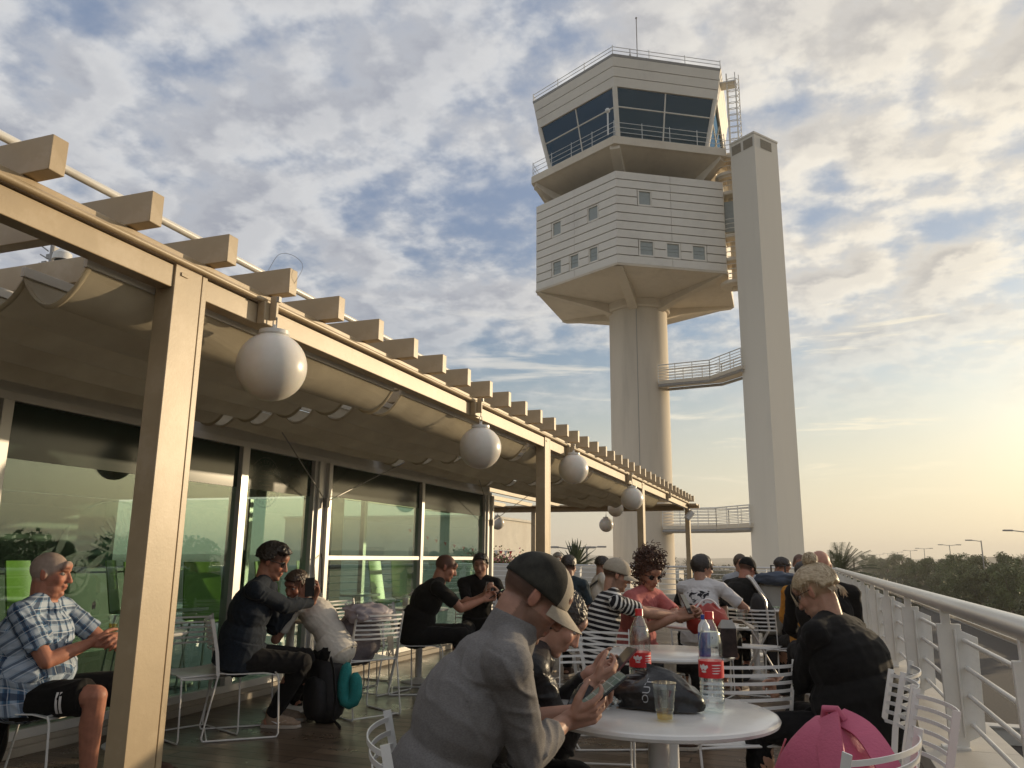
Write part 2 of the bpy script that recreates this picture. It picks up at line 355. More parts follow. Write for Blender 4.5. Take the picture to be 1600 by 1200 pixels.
# ------------------------------------------------------------------ terrace railing
def railing(name, label, along, p0, n, pitch, hand_r=.052):
    """runs along +Y from p0 (or along +X when along='x'); plates stand across the run"""
    t = thing(name, label, 'railing', p0, 0 if along == 'y' else -math.pi / 2)
    Ltot = n * pitch
    f = MB(); f.tube([(.0, -1.2, .885), (.0, Ltot, .885)], hand_r, 20); f.build('handrail', M_STEEL, t)
    pm = None
    for k in range(n + 1):
        y = k * pitch
        if pm is None:
            q = MB(); prof = [(-.055, 0), (.055, 0), (.06, .05), (.155, .10), (.165, .68), (.075, .72), (.075, .76), (.02, .76), (.02, .86), (-.035, .86), (-.035, .76), (-.065, .76)]
            vs = [(x, -.02, zz_) for x, zz_ in prof] + [(x, .02, zz_) for x, zz_ in prof]; m_ = len(prof)
            q.add(vs, [tuple(range(m_)), tuple(range(m_, 2 * m_))[::-1]] + [((i + 1) % m_, i, m_ + i, m_ + (i + 1) % m_) for i in range(m_)])
            q.box((.035, -.032, .40), (.014, .02, .66)); q.box((-.02, 0, .005), (.16, .10, .02))
            pm = q.build('post', M_RAIL, t, bevel=.004); o = pm
        else:
            o = pm.copy(); COL.objects.link(o); o.parent = t
        o.location = (0, y, 0)
        bmn = MB(); bmn.box((-.0, 0, .006), (.19, .13, .012)); bm_ = bmn.build('base_plate', M_RUST, o) if k < 1 else None
    for hz_ in (.15, .32, .49, .66):
        f = MB(); f.tube([(.085, -1.2, hz_), (.085, Ltot, hz_)], .014, 10); f.build('rod', M_RAIL, t)
    f = MB(); f.tube([(.05, -1.2, .80), (.05, Ltot, .80)], .012, 8); f.build('lower_rail', M_RAIL, t)
    return t
M_RUST = mat('rusty_plate', (.10, .065, .045), .85, var=.4, scale=30)
railing('terrace_railing', 'long white metal railing with thick tube handrail down the right edge', 'y', (.835, -.25, .13), 13, 2.1)
railing('end_railing', 'white railing closing the far end of the terrace', 'x', (-15.6, TER_Y + .2, .13), 8, 2.05, .035)

# ------------------------------------------------------------------ pergola
perg = thing('pergola', 'tan painted pergola with rafters and fabric shade in front of the glass wall', 'pergola', (-2.9, 2.9, 0))
PO = Vector((2.9, -2.9, 0))
def pb(name, mb, m=M_TAN, par=None, bevel=.004, **kw):
    par = par or perg
    mb.v = [tuple(Vector(v) + PO) for v in mb.v]
    return mb.build(name, m, par, bevel=bevel, **kw)
XF = -2.85
for k, y in enumerate((-3.0, 2.93, 8.98, 15.1, 21.6)):
    f = MB(); f.bb((XF - .115, y, 0), (XF, y + .185, 2.70)); f.bb((XF - .115, y + .192, 0), (XF - .002, y + .23, 2.70)); f.box((XF - .06, y + .115, .006), (.22, .34, .012))
    f.box((XF + .003, y + .06, 2.655), (.006, .05, .02)); pb('post', f)
ys = [-3.0, 2.93, 8.98, 15.1, 21.6]
for a, b_ in zip(ys[:-1], ys[1:]):
    mid = (a + b_) / 2 + .1
    f = MB(); f.bb((XF - .10, a + .232, 2.575), (XF - .01, b_ - .002, 2.69)); pb('beam', f)
f = MB(); f.bb((XF - .12, -3, 2.702), (XF - .02, 21.9, 2.775)); pb('upper_beam', f)
f = MB(); f.tube([(XF + .012, -3, 2.715), (XF + .012, 21.8, 2.715)], .017, 12)
pb('lower_pipe', f, bevel=0)
f = MB(); f.tube([(-3.15, -3, 3.045), (-3.15, 21.5, 3.045)], .021, 12); pb('roof_pipe', f, M_WMET, bevel=0)
f = MB(); f.bb((-.58, -.036, -.075), (0, .036, .075))
raf = None; pitch = .531
k = -9
while 2.13 + pitch * k < 21.9:
    y = 2.13 + pitch * k
    if raf is None:
        q = MB(); q.bb((-2.35, -.038, -.077), (0, .038, .077)); raf = q.build('rafter', M_TAN, perg, bevel=.004); o = raf
    else: o = raf.copy(); COL.objects.link(o); o.parent = perg
    o.location = Vector((-2.735 + random.uniform(-.006, .006), y + random.uniform(-.004, .004), 2.855)) + PO; o.rotation_euler = (random.uniform(-.006, .006), 0, random.uniform(-.004, .004)); k += 1
f = MB(); f.bb((-5.09, -3, 2.70), (-4.99, 21.9, 2.775)); pb('wall_beam', f)
# far return of the pergola
f = MB(); f.bb((-9.9, 21.60, 2.53), (-2.99, 21.70, 2.66)); pb('far_beam', f)
f = MB(); f.bb((-9.9, 21.30, 2.66), (-2.62, 21.85, 2.70)); f.bb((-2.99, 21.72, 2.60), (-2.6, 21.84, 2.70)); pb('far_fascia', f)
f = MB(); f.bb((-7.25, 21.55, 0), (-7.13, 21.75, 2.53)); pb('post', f)
f = MB(); f.bb((-9.9, 13.2, 2.53), (-9.8, 21.6, 2.66)); pb('side_beam', f)
for xx in np.arange(-9.6, -3.2, .8):
    f = MB(); f.bb((xx, 13.2, 2.66), (xx + .07, 21.3, 2.76)); pb('joist', f)
# lamp brackets on the beam
# shade cloth: sections along the pergola, sagging in waves across it
m, nt, b = _mat('shade_canvas'); L = nt.links
o_ = nt.nodes['Material Output']; nt.nodes.remove(b)
tc = N(nt, 'ShaderNodeTexCoord'); n1 = N(nt, 'ShaderNodeTexNoise', Scale=3, Detail=8, Roughness=.65); L.new(tc.outputs['Object'], n1.inputs['Vector'])
r1 = ramp(nt, n1.outputs[0], [(.3, (.56, .50, .39)), (.7, (.68, .62, .49))])
wv = N(nt, 'ShaderNodeTexNoise', Scale=1.6, Detail=5, Distortion=1.2); mpw = N(nt, 'ShaderNodeMapping'); mpw.inputs['Scale'].default_value = (5, .8, 5); L.new(tc.outputs['Object'], mpw.inputs[0]); L.new(mpw.outputs[0], wv.inputs['Vector'])
bp = N(nt, 'ShaderNodeBump', Strength=.35, Distance=.02); L.new(wv.outputs[0], bp.inputs['Height'])
df = N(nt, 'ShaderNodeBsdfDiffuse'); tr = N(nt, 'ShaderNodeBsdfTranslucent'); L.new(r1.outputs[0], df.inputs[0]); L.new(r1.outputs[0], tr.inputs[0]); L.new(bp.outputs[0], df.inputs['Normal'])
ms = N(nt, 'ShaderNodeMixShader'); ms.inputs[0].default_value = .55; L.new(df.outputs[0], ms.inputs[1]); L.new(tr.outputs[0], ms.inputs[2]); L.new(ms.outputs[0], o_.inputs[0])
M_CLOTH = m
def shade(y0, y1, seed, mat_=None):
    rnd = random.Random(seed); nx = 5; xa, xb = -2.985, -4.93; w_ = (xb - xa) / nx
    g = []; ny = 14
    for j in range(ny + 1):
        v = j / ny; y = y0 + (y1 - y0) * v; row = []
        for i in range(nx):
            sag = .15 + .012 * math.sin(seed * 3 + i)
            sag *= 1 + .10 * math.sin(math.pi * v)
            n_ = 12 if i < nx - 1 else 13
            for q in range(n_):
                t = q / 12; x = xa + w_ * (i + t)
                zc = 2.555 - .02 * i / nx - sag * (1 - (2 * t - 1) ** 2) + .006 * noise.noise(Vector((x * 6, y * 2.3, seed)))
                row.append((x, y, zc))
        g.append(row)
    return g
secs = [(2.55, 5.42), (5.58, 8.62), (8.78, 11.65), (11.8, 14.8), (14.92, 17.7)]
for i, (a, b_) in enumerate(secs):
    f = MB(); f.sheet(shade(a, b_, i + 1), .004)
    for e in (a, b_):
        g = shade(e - .012, e + .012, i + 1)
        f.sheet([[(p[0], p[1], p[2] - .003) for p in r_] for r_ in g], .012)
    cl = pb('shade_cloth', f, M_CLOTH, bevel=0, angle=60)
    for q in range(6):
        x = -2.985 - q * .389
        f = MB(); f.bb((x - .012, a - .02, 2.553), (x + .012, b_ + .02, 2.60)); pb('batten', f, M_ALU, par=perg, bevel=.002)
# ------------------------------------------------------------------ globe lamps
def globe(label, loc, hang, r=.195):
    t = thing('globe_lamp', label, 'lamp', loc, 0, 'opal globe lamps hanging from the pergola')
    f = MB(); f.ball((0, 0, 0), r, 40); f.build('globe', M_GLOBE, t)
    f = MB(); f.lathe([(.075, r - .018), (.085, r - .008), (.085, r + .012), (.03, r + .022), (.014, r + .03), (.014, r + .05)], 24); f.build('cap', M_WMET, t)
    f = MB(); f.tube([(-.012, 0, r + .03), (-.012, 0, r + .09), (0, 0, r + .105), (.012, 0, r + .09), (.012, 0, r + .03)], .004, 8)
    f.tube([(0, 0, r + .10), (0, 0, r + hang)], .0035, 6); f.box((0, 0, r + hang), (.05, .022, .03)); f.build('hanger', M_GREYMET, t)
    return t
for lab, loc in (('largest opal globe lamp hanging just past the nearest tan post', (-2.77, 3.63, 2.325)),
                 ('second opal globe along the beam, halfway to the next post', (-2.77, 6.75, 2.27)),
                 ('opal globe hanging just beyond the second tan post', (-2.77, 9.95, 2.41)),
                 ('opal globe hanging just before the third tan post', (-2.77, 13.7, 2.29))):
    globe(lab, loc, 2.72 - loc[2] - .195 + .0)
for yy in (3.63, 6.75, 9.95, 13.7, 18.0):
    f = MB(); f.bb((XF - .005, yy - .055, 2.57), (XF + .045, yy + .055, 2.70)); f.bb((XF + .045, yy - .012, 2.60), (XF + .09, yy + .012, 2.74)); pb('lamp_bracket', f)
globe('opal globe half hidden behind the shade fabric, under the canopy', (-4.36, 19.5, 2.47), .10)
globe('small opal globe below the far beam, left of the third post', (-5.11, 21.65, 2.17), .19)
globe('small opal globe at the far left beside the last glass panel', (-8.3, 21.65, 2.24), .12)
# spotlight on the last post
t = thing('spotlight', 'white cylindrical spotlight fixed near the last pergola post', 'spotlight', (-2.82, 21.45, 2.40))
f = MB(); f.lathe([(.075, -.13), (.085, -.12), (.085, .11), (.05, .13)], 20, ax=(.5, .25, .65)); f.build('housing', M_WMET, t)
f = MB(); f.tube([(0, 0, .0), (-.02, .0, .10), (-.02, 0, .20)], .015, 8); f.build('bracket', M_GREYMET, t)
# wire loop on the fourth rafter, bolts
t = thing('wire_loop', 'thin loop of wire hanging off a rafter end above the largest globe', 'wire', (-2.78, 3.72, 2.93))
f = MB(); f.tube([(.13 * math.cos(a) - .05, .03 + .02 * math.sin(3 * a), .12 * math.sin(a)) for a in np.linspace(0, 2 * math.pi, 28)[:-1]], .0013, 6, closed=True); f.build('loop', M_GREYMET, t)
# roof sensor cluster seen between the rafters
t = thing('roof_camera', 'grey dome camera and sensors on the roof behind the rafters', 'camera', (-6.10, 4.82, 3.66))
f = MB(); f.tube([(0, 0, -1.0), (0, 0, .33)], .02, 8); f.tube([(0, 0, .2), (.13, 0, .24), (.13, 0, .20)], .012, 8); f.build('mast', M_GREYMET, t)
f = MB(); f.lathe([(.02, .24), (.075, .19), (.08, .13)], 20, c=(.13, 0, .0)); f.build('housing', M_WMET, t)
f = MB(); f.ball((.13, 0, .13), .06, 16); f.build('dome', M_BLACK, t)
f = MB()
for a in range(4): f.box((-.06 + .02 * a, .02 * a, .12 + .07 * a), (.05, .05, .04)); f.tube([(-.05, 0, .1 + .07 * a), (-.14, .0, .14 + .08 * a)], .006, 6)
f.build('sensor', M_GREYMET, t)

# ------------------------------------------------------------------ cafe building with glass wall
WX = -4.95
cafe = thing('cafe_building', 'single storey cafe with green tinted glass wall and aluminium frames', 'cafe', (WX, 4, 0))
CO = Vector((-WX, -4, 0))
def cb(name, mb, m, par=None, bevel=.003, **kw):
    mb.v = [tuple(Vector(v) + CO) for v in mb.v]; return mb.build(name, m, par or cafe, bevel=bevel, **kw)
M_GLASS = glass_mat('cafe_glass', (.80, .90, .84), .065, gcol=(.82, .92, .92)); M_FILM = mat('dark_green_film', (.012, .028, .02), .12, spec=.35)
M_PLINTH = mat('plinth_stone', (.36, .32, .26), .7, var=.2, scale=4, bump=.2, bscale=40, dirt=(.2, .17, .13))
f = MB(); f.bb((WX - .2, -4, 0), (WX + .10, 12.55, .055)); f.bb((WX - .2, -4, .055), (WX + .06, 12.55, .09)); cb('plinth', f, M_PLINTH)
f = MB(); f.bb((WX - .06, -4, .09), (WX + .035, 12.55, .15)); cb('sill', f, M_ALU)
f = MB(); f.bb((WX - .06, -4, 2.28), (WX + .03, 12.55, 2.34)); f.bb((WX - .15, -4, 2.34), (WX - .01, 12.55, 2.70)); cb('head_frame', f, M_ALU)
pan = [(-4, -1.6), (-1.6, 1.0), (1.0, 3.86), (3.93, 6.13), (6.2, 7.32), (7.62, 9.90), (9.98, 12.2)]
# panels: (y0, y1); frames between
edges = [(-1.63, -1.57), (.97, 1.03), (3.68, 3.76), (6.11, 6.21), (7.30, 7.62), (9.90, 9.98), (12.22, 12.55)]
for a, b_ in edges:
    f = MB(); f.bb((WX - .08, a, .15), (WX + .045, b_, 2.28))
    if b_ - a > .2: f.bb((WX + .045, a + .05, .15), (WX + .075, a + .12, 2.28)); f.bb((WX + .045, b_ - .1, .15), (WX + .085, b_ - .03, 2.28))
    cb('mullion', f, M_ALU)
pn = [(-4, -1.63), (-1.57, .97), (1.03, 3.68), (3.76, 6.11), (6.21, 7.30), (7.62, 9.90), (9.98, 12.22)]
for i, (a, b_) in enumerate(pn):
    f = MB(); f.bb((WX - .012, a + .001, .15), (WX - .004, b_ - .001, 2.28)); g_ = cb('window_glass', f, M_GLASS, smooth=False, bevel=0)
    f = MB(); f.bb((WX - .0035, a + .002, (1.90 if i < 5 else 1.93)), (WX - .0005, b_ - .002, 2.279)); cb('upper_film', f, M_FILM, smooth=False, bevel=0)
    if i >= 5:
        f = MB(); f.bb((WX - .03, a, 1.235), (WX + .03, b_, 1.285)); cb('transom', f, M_ALU)
f = MB(); f.bb((-13, 12.2, .15), (WX - .08, 12.212, 2.28)); cb('end_glass', f, M_GLASS, smooth=False, bevel=0)
f = MB()
for x in (-7.2, -9.6, -12): f.bb((x, 12.16, .15), (x + .08, 12.26, 2.28))
cb('end_mullion', f, M_ALU)
M_ROOF = mat('roof_render', (.42, .38, .32), .8, var=.1)
f = MB(); f.bb((-13, -4, 2.341), (WX - .151, 12.5, 2.62)); cb('roof', f, M_ROOF)
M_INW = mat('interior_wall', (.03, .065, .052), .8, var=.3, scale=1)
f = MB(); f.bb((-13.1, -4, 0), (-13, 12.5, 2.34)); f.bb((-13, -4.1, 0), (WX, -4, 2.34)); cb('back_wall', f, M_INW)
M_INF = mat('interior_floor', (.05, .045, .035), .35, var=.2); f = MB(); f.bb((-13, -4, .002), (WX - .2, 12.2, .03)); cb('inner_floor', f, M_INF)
f = MB(); f.bb((-9.4, 3.2, .03), (-8.8, 9.6, 1.05)); f.bb((-9.45, 3.1, 1.05), (-8.7, 9.7, 1.10)); f.bb((-11.6, 3, .03), (-11.2, 10, 2.0)); tag(cb('service_counter', f, mat('counter', (.04, .09, .07), .4)), 'dark service counter standing inside the cafe')
# dark columns inside
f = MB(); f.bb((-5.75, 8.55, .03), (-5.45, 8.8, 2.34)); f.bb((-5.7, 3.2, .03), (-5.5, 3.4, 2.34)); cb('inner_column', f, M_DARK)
f = MB(); f.tube([(WX + .06, 7.5, .95), (WX + .12, 7.45, .9), (WX + .13, 7.4, 1.25), (WX + .08, 7.45, 1.3)], .008, 8); cb('door_handle', f, M_BLACK, bevel=0)
# tie rods of the shade at the columns
f = MB()
for yc in (7.46, 12.4):
    f = MB(); f.tube([(WX + .35, yc - 1.2, 2.42), (WX + .10, yc, 1.85), (WX + .35, yc + 1.3, 2.42)], .006, 6)
    f.box((WX + .1, yc, 1.84), (.05, .06, .10)); cb('tie_rod', f, M_GREYMET, bevel=0)
# etched decoration on the glass: sunburst, leaves, citrus wheel; round badge with lettering ring
M_ETCH = mat('frosted_film', (.20, .34, .28), .55)
nt = M_ETCH.node_tree; o_ = nt.nodes['Material Output']; b = nt.nodes['Principled BSDF']; tr = N(nt, 'ShaderNodeBsdfTransparent'); ms = N(nt, 'ShaderNodeMixShader'); ms.inputs[0].default_value = .16
nt.links.new(tr.outputs[0], ms.inputs[1]); nt.links.new(b.outputs[0], ms.inputs[2]); nt.links.new(ms.outputs[0], o_.inputs[0])
def flat(poly, f):  # poly in (y,z) on the glass
    n = len(poly); f.add([(WX + .002, y, z_) for y, z_ in poly] , [tuple(range(n))])
f = MB()
def ringp(cy, cz, r0, r1, a0=0, a1=360, n=28, f=f):
    g = [[(WX + .002, cy + rr_ * math.cos(R(a0 + (a1 - a0) * i / n)), cz + rr_ * math.sin(R(a0 + (a1 - a0) * i / n))) for rr_ in (r0, r1)] for i in range(n + 1)]; f.sheet(g)
ringp(4.42, 1.13, .13, .15); ringp(4.42, 1.13, 0.0, .02)
for k in range(8):
    a = R(45 * k + 10); c_, s_ = math.cos(a), math.sin(a)
    flat([(4.42 + .03 * c_ + .012 * s_, 1.13 + .03 * s_ - .012 * c_), (4.42 + .11 * c_ + .03 * s_, 1.13 + .11 * s_ - .03 * c_), (4.42 + .11 * c_ - .03 * s_, 1.13 + .11 * s_ + .03 * c_), (4.42 + .03 * c_ - .012 * s_, 1.13 + .03 * s_ + .012 * c_)], f)
for k in range(15):
    a = R(20 + 10 * k); flat([(4.95 + .16 * math.cos(a), 1.22 + .16 * math.sin(a)), (4.95 + .42 * math.cos(a), 1.22 + .42 * math.sin(a)), (4.95 + .42 * math.cos(a + .06), 1.22 + .42 * math.sin(a + .06)), (4.95 + .16 * math.cos(a + .03), 1.22 + .16 * math.sin(a + .03))], f)
for k in range(9):
    cy, cz, a = 4.15 + .17 * k * .9, 1.25 + .10 * math.sin(k * 1.7) + .02 * k, R(40 + 35 * math.sin(k * 2.1))
    flat([(cy + .13 * math.cos(a) * u - .035 * math.sin(a) * v, cz + .13 * math.sin(a) * u + .035 * math.cos(a) * v) for u, v in ((-1, 0), (-.4, .8), (.3, .8), (1, 0), (.3, -.8), (-.4, -.8))], f)
ringp(4.75, 1.15, .52, .535, 10, 120)
cb('etched_pattern', f, M_ETCH, smooth=False, bevel=0)
f = MB()
ringp(6.52, 1.98, .235, .25, f=f); ringp(6.52, 1.98, .16, .17, f=f)
for k in range(26):
    a = R(k * 360 / 26); b2 = a + .13; flat([(6.52 + .185 * math.cos(a), 1.98 + .185 * math.sin(a)), (6.52 + .22 * math.cos(a), 1.98 + .22 * math.sin(a)), (6.52 + .22 * math.cos(b2), 1.98 + .22 * math.sin(b2)), (6.52 + .185 * math.cos(b2), 1.98 + .185 * math.sin(b2))], f)
for k in range(7):
    z_ = 1.87 + .035 * k; wd = .12 * math.sqrt(max(0, 1 - ((z_ - 1.98) / .14) ** 2)); flat([(6.52 - wd, z_), (6.52 + wd, z_ + .008), (6.52 + wd * .8, z_ + .02), (6.52 - wd * .8, z_ + .016)], f)
cb('round_badge', f, M_ETCH, smooth=False, bevel=0)

# ------------------------------------------------------------------ control tower
TC = Vector((-9.45, 50.0, G))
tower = thing('control_tower', 'tall airport control tower with hexagonal cab on a concrete column', 'control tower', TC)
A0 = -88.5
def hexp(r, z_, n=6, a0=A0): return [(r * math.cos(R(a0 + 60 * i)), r * math.sin(R(a0 + 60 * i)), z_ - G) for i in range(n)]
def tb(name, mb, m, par=None, bevel=0, **kw): return mb.build(name, m, par or tower, bevel=bevel, **kw)
f = MB(); f.lathe([(1.88, 0), (1.88, 21.6)], 64); tb('column', f, M_CONC)
f = MB(); f.lathe([(2.02, 21.45), (2.1, 21.55), (2.1, 22.3), (2.45, 22.6)], 64); tb('collar', f, M_SOFF)
f = MB(); f.tube([(.25, -1.87, 0), (.25, -1.87, 21.5)], .018, 6); tb('drain_pipe', f, M_GREYMET)
# underside: shallow pan with ribs
f = MB(); f.solid([hexp(1.9, 17.45), hexp(6.92, 17.98), hexp(6.95, 18.10), hexp(6.5, 18.11)]); tb('soffit', f, M_SOFF)
for i in range(6):
    a = R(A0 + 60 * i); d = Vector((math.cos(a), math.sin(a), 0)); sN = Vector((-math.sin(a), math.cos(a), 0)) * .28
    pts = [d * 1.7 + Vector((0, 0, 16.75 - G)), d * 3.0 + Vector((0, 0, 17.15 - G)), d * 6.8 + Vector((0, 0, 17.90 - G)), d * 6.6 + Vector((0, 0, 18.0 - G)), d * 1.7 + Vector((0, 0, 17.9 - G))]
    f = MB(); f.add([p - sN for p in pts] + [p + sN for p in pts], [(0, 1, 2, 3, 4), (9, 8, 7, 6, 5), (0, 5, 6, 1), (1, 6, 7, 2), (2, 7, 8, 3), (3, 8, 9, 4), (4, 9, 5, 0)]); tb('rib', f, M_SOFF, smooth=False)
# clad storeys: horizontal boards with open joints, window openings
def facept(i, u, z_, r, off=0):
    a = Vector(hexp(r, z_)[i]); b_ = Vector(hexp(r, z_)[(i + 1) % 6]); n = ((a + b_) / 2); n.z = 0; n.normalize(); return a.lerp(b_, u) + n * off
Z0, Z1 = 18.1, 23.95; nb = 11; bh = (Z1 - Z0) / nb
f = MB(); f.solid([hexp(6.72, Z0), hexp(6.72, Z1)]); tb('core_wall', f, M_DARK, smooth=False)
M_WIN = glass_mat('tower_window', (.10, .13, .13), .12); M_WINF = mat('tower_window_panel', (.30, .33, .31), .25, var=.08)
wins = {5: [], 0: []}
low = [(1, .27), (1, .515), (1, .755)]
winl = {5: [(1, .20, .33), (1, .43, .555), (1, .67, .79), (6, .20, .33), (6, .66, .80)], 0: [(1, .19, .335), (1, .44, .58), (1, .685, .825), (7, .19, .325)]}
boards = {i: MB() for i in range(6)}
for i in range(6):
    for b_ in range(nb):
        z0_, z1_ = Z0 + b_ * bh + .03, Z0 + (b_ + 1) * bh - .03
        cuts = [0.0]
        for (row, u0, u1) in winl.get(i, []):
            wz0, wz1 = Z0 + row * bh, Z0 + (row + 2) * bh - .001
            if z0_ < wz1 and z1_ > wz0: cuts += [u0, u1]
        cuts.append(1.0); cuts.sort() 
        for u0, u1 in zip(cuts[::2], cuts[1::2]):
            for ua, ub in ([(u0, u1)] if not (u0 < .5 < u1) else [(u0, .4985), (.5015, u1)]):
                p = [facept(i, ua, z0_, 6.72), facept(i, ub, z0_, 6.72), facept(i, ub, z1_, 6.72), facept(i, ua, z1_, 6.72)]
                q = [facept(i, ua, z0_, 6.9, .0), facept(i, ub, z0_, 6.9, .0), facept(i, ub, z1_, 6.9, 0), facept(i, ua, z1_, 6.9, 0)]
                boards[i].add(p + q, [(3, 2, 1, 0), (4, 5, 6, 7), (0, 1, 5, 4), (1, 2, 6, 5), (2, 3, 7, 6), (3, 0, 4, 7)])
    tb('cladding', boards[i], M_PANEL, smooth=False)
    for (row, u0, u1) in winl.get(i, []):
        z0_, z1_ = Z0 + row * bh + .02, Z0 + (row + 2) * bh - .02; f = MB()
        e = .06
        for (a, b2, c_, d_) in ((u0, u1, z0_, z0_ + .10), (u0, u1, z1_ - .08, z1_), (u0, u0 + .014, z0_ + .1, z1_ - .08), (u1 - .014, u1, z0_ + .1, z1_ - .08)):
            p = [facept(i, a, c_, 6.72), facept(i, b2, c_, 6.72), facept(i, b2, d_, 6.72), facept(i, a, d_, 6.72)]; q = [facept(i, a, c_, 6.72, .12), facept(i, b2, c_, 6.72, .12), facept(i, b2, d_, 6.72, .12), facept(i, a, d_, 6.72, .12)]
            f.add(p + q, [(3, 2, 1, 0), (4, 5, 6, 7), (0, 1, 5, 4), (1, 2, 6, 5), (2, 3, 7, 6), (3, 0, 4, 7)])
        fr = tb('window', f, M_PANEL, smooth=False)
        f = MB(); p = [facept(i, u0 + .014, z0_ + .1, 6.72, .03), facept(i, u1 - .014, z0_ + .1, 6.72, .03), facept(i, u1 - .014, z1_ - .08, 6.72, .03), facept(i, u0 + .014, z1_ - .08, 6.72, .03)]; q = [v + Vector((0, 0, 0)) for v in [facept(i, u0 + .014, z0_ + .1, 6.72, .05), facept(i, u1 - .014, z0_ + .1, 6.72, .05), facept(i, u1 - .014, z1_ - .08, 6.72, .05), facept(i, u0 + .014, z1_ - .08, 6.72, .05)]]
        f.add(p + q, [(3, 2, 1, 0), (4, 5, 6, 7), (0, 1, 5, 4), (1, 2, 6, 5), (2, 3, 7, 6), (3, 0, 4, 7)])
        if row < 3:
            for tt in (.42, .62): 
                zc = z0_ + (z1_ - z0_) * tt; pp = [facept(i, u0 + .014, zc, 6.72, .052), facept(i, u1 - .014, zc, 6.72, .052), facept(i, u1 - .014, zc + .05, 6.72, .052), facept(i, u0 + .014, zc + .05, 6.72, .052)]
                qq = [v + (pp[0] - facept(i, u0 + .014, zc, 6.72, .0)) * .4 for v in pp]; f.add(pp + qq, [(3, 2, 1, 0), (4, 5, 6, 7), (0, 1, 5, 4), (1, 2, 6, 5), (2, 3, 7, 6), (3, 0, 4, 7)])
        bk = MB(); bk.add(*[( [facept(i, u0, z0_ - .03, 6.72, .004), facept(i, u1, z0_ - .03, 6.72, .004), facept(i, u1, z1_ + .03, 6.72, .004), facept(i, u0, z1_ + .03, 6.72, .004)]), [(0, 1, 2, 3)]]); tb('reveal', bk, M_PANEL, fr, smooth=False)
        tb('pane', f, M_WINF, fr, smooth=False)
# gallery slab on flared soffit
f = MB(); f.solid([hexp(4.2, 24.0), hexp(4.6, 24.4), hexp(7.05, 25.50), hexp(7.25, 25.55), hexp(7.25, 26.05), hexp(5.2, 26.06)]); tb('gallery_slab', f, M_SOFF, smooth=False)
f = MB(); f.solid([hexp(4.9, 23.8), hexp(4.9, 24.5)]); tb('neck', f, M_DARK, smooth=False)
for i in range(6):
    a = R(A0 + 60 * i); d = Vector((math.cos(a), math.sin(a), 0)); sN = Vector((-math.sin(a), math.cos(a), 0)) * .3
    pts = [d * 4.0 + Vector((0, 0, 23.85 - G)), d * 5.0 + Vector((0, 0, 23.9 - G)), d * 7.0 + Vector((0, 0, 25.30 - G)), d * 7.0 + Vector((0, 0, 25.7 - G)), d * 4.0 + Vector((0, 0, 25.0 - G))]
    f = MB(); f.add([p - sN for p in pts] + [p + sN for p in pts], [(0, 1, 2, 3, 4), (9, 8, 7, 6, 5), (0, 5, 6, 1), (1, 6, 7, 2), (2, 7, 8, 3), (3, 8, 9, 4), (4, 9, 5, 0)]); tb('gallery_rib', f, M_SOFF, smooth=False)
# cab glazing leaning outwards
def ringr(r, z_): return hexp(r, z_)
rb, rtp, zb, zt = 5.75, 6.65, 26.05, 29.65
M_CABG = glass_mat('cab_glass', (.02, .05, .08), .06, fres=1.4, gcol=(.28, .5, .72))
for i in range(6):
    f = MB(); lo = hexp(rb, zb); hi = hexp(rtp, zt)
    f.add([lo[i], lo[(i + 1) % 6], hi[(i + 1) % 6], hi[i]], [(0, 1, 2, 3)]); tb('cab_glass', f, M_CABG, smooth=False)
    f = MB()
    a, b_ = Vector(lo[i]), Vector(lo[(i + 1) % 6]); c_, d_ = Vector(hi[i]), Vector(hi[(i + 1) % 6])
    f.tube([a.lerp(b_, .5), c_.lerp(d_, .5)], .05, 6); k1 = .68
    f.tube([a.lerp(c_, k1), b_.lerp(d_, k1)], .05, 6); f.tube([a + Vector((0, 0, .1)), b_ + Vector((0, 0, .1))], .09, 6)
    tb('glazing_bar', f, M_PANEL)
    f = MB(); f.tube([a, c_], .16, 8); tb('corner_post', f, M_PANEL)
f = MB(); f.solid([hexp(5.0, 26.05), hexp(5.0, 27.0)]); tb('console_ring', f, M_DARK, smooth=False)
f = MB(); f.lathe([(1.0, 30.5), (1.0, 34.2)], 20); tb('cab_core', f, M_DARK)
# blinds: pale fabric in the sunlit pane
f = MB(); nb2 = 3
for b_ in range(nb2):
    z0_, z1_ = 29.65 + b_ * .62, 29.65 + (b_ + 1) * .62 - .05
    g0 = 6.78 + b_ * .12; f.solid([hexp(g0, z0_), hexp(g0 + .12, z1_)])
tb('roof_band', f, M_PANEL, smooth=False)
f = MB(); f.solid([hexp(6.6, 29.6), hexp(6.95, 31.45)]); tb('roof_core', f, M_DARK, smooth=False)
f = MB(); f.solid([hexp(7.15, 31.47), hexp(7.2, 31.62)]); tb('roof_slab', f, M_GREYMET, smooth=False)
def hexrail(r, z_, h, rows, name, rr=.03, posts=4):
    f = MB()
    for q in range(1, rows + 1): f.tube(hexp(r, z_ + h * q / rows), rr, 6, closed=True)
    for i in range(6):
        for u in np.linspace(0, 1, posts + 1)[:-1]:
            p = facept(i, u, z_, r); f.tube([p, p + Vector((0, 0, h + .1))], rr, 6)
    tb(name, f, M_WMET)
hexrail(7.15, 26.05, .95, 3, 'gallery_railing', .02); hexrail(7.15, 31.62, .5, 2, 'roof_railing', .025, 3)
f = MB(); f.tube([(.6, -1.0, 36.1), (.6, -1.0, 38.6)], .06, 8); f.tube([(.6, -1.0, 38.6), (.6, -1.0, 42.9)], .035, 8); f.ball((.6, -1, 42.9), .08, 8); tb('mast', f, M_GREYMET)
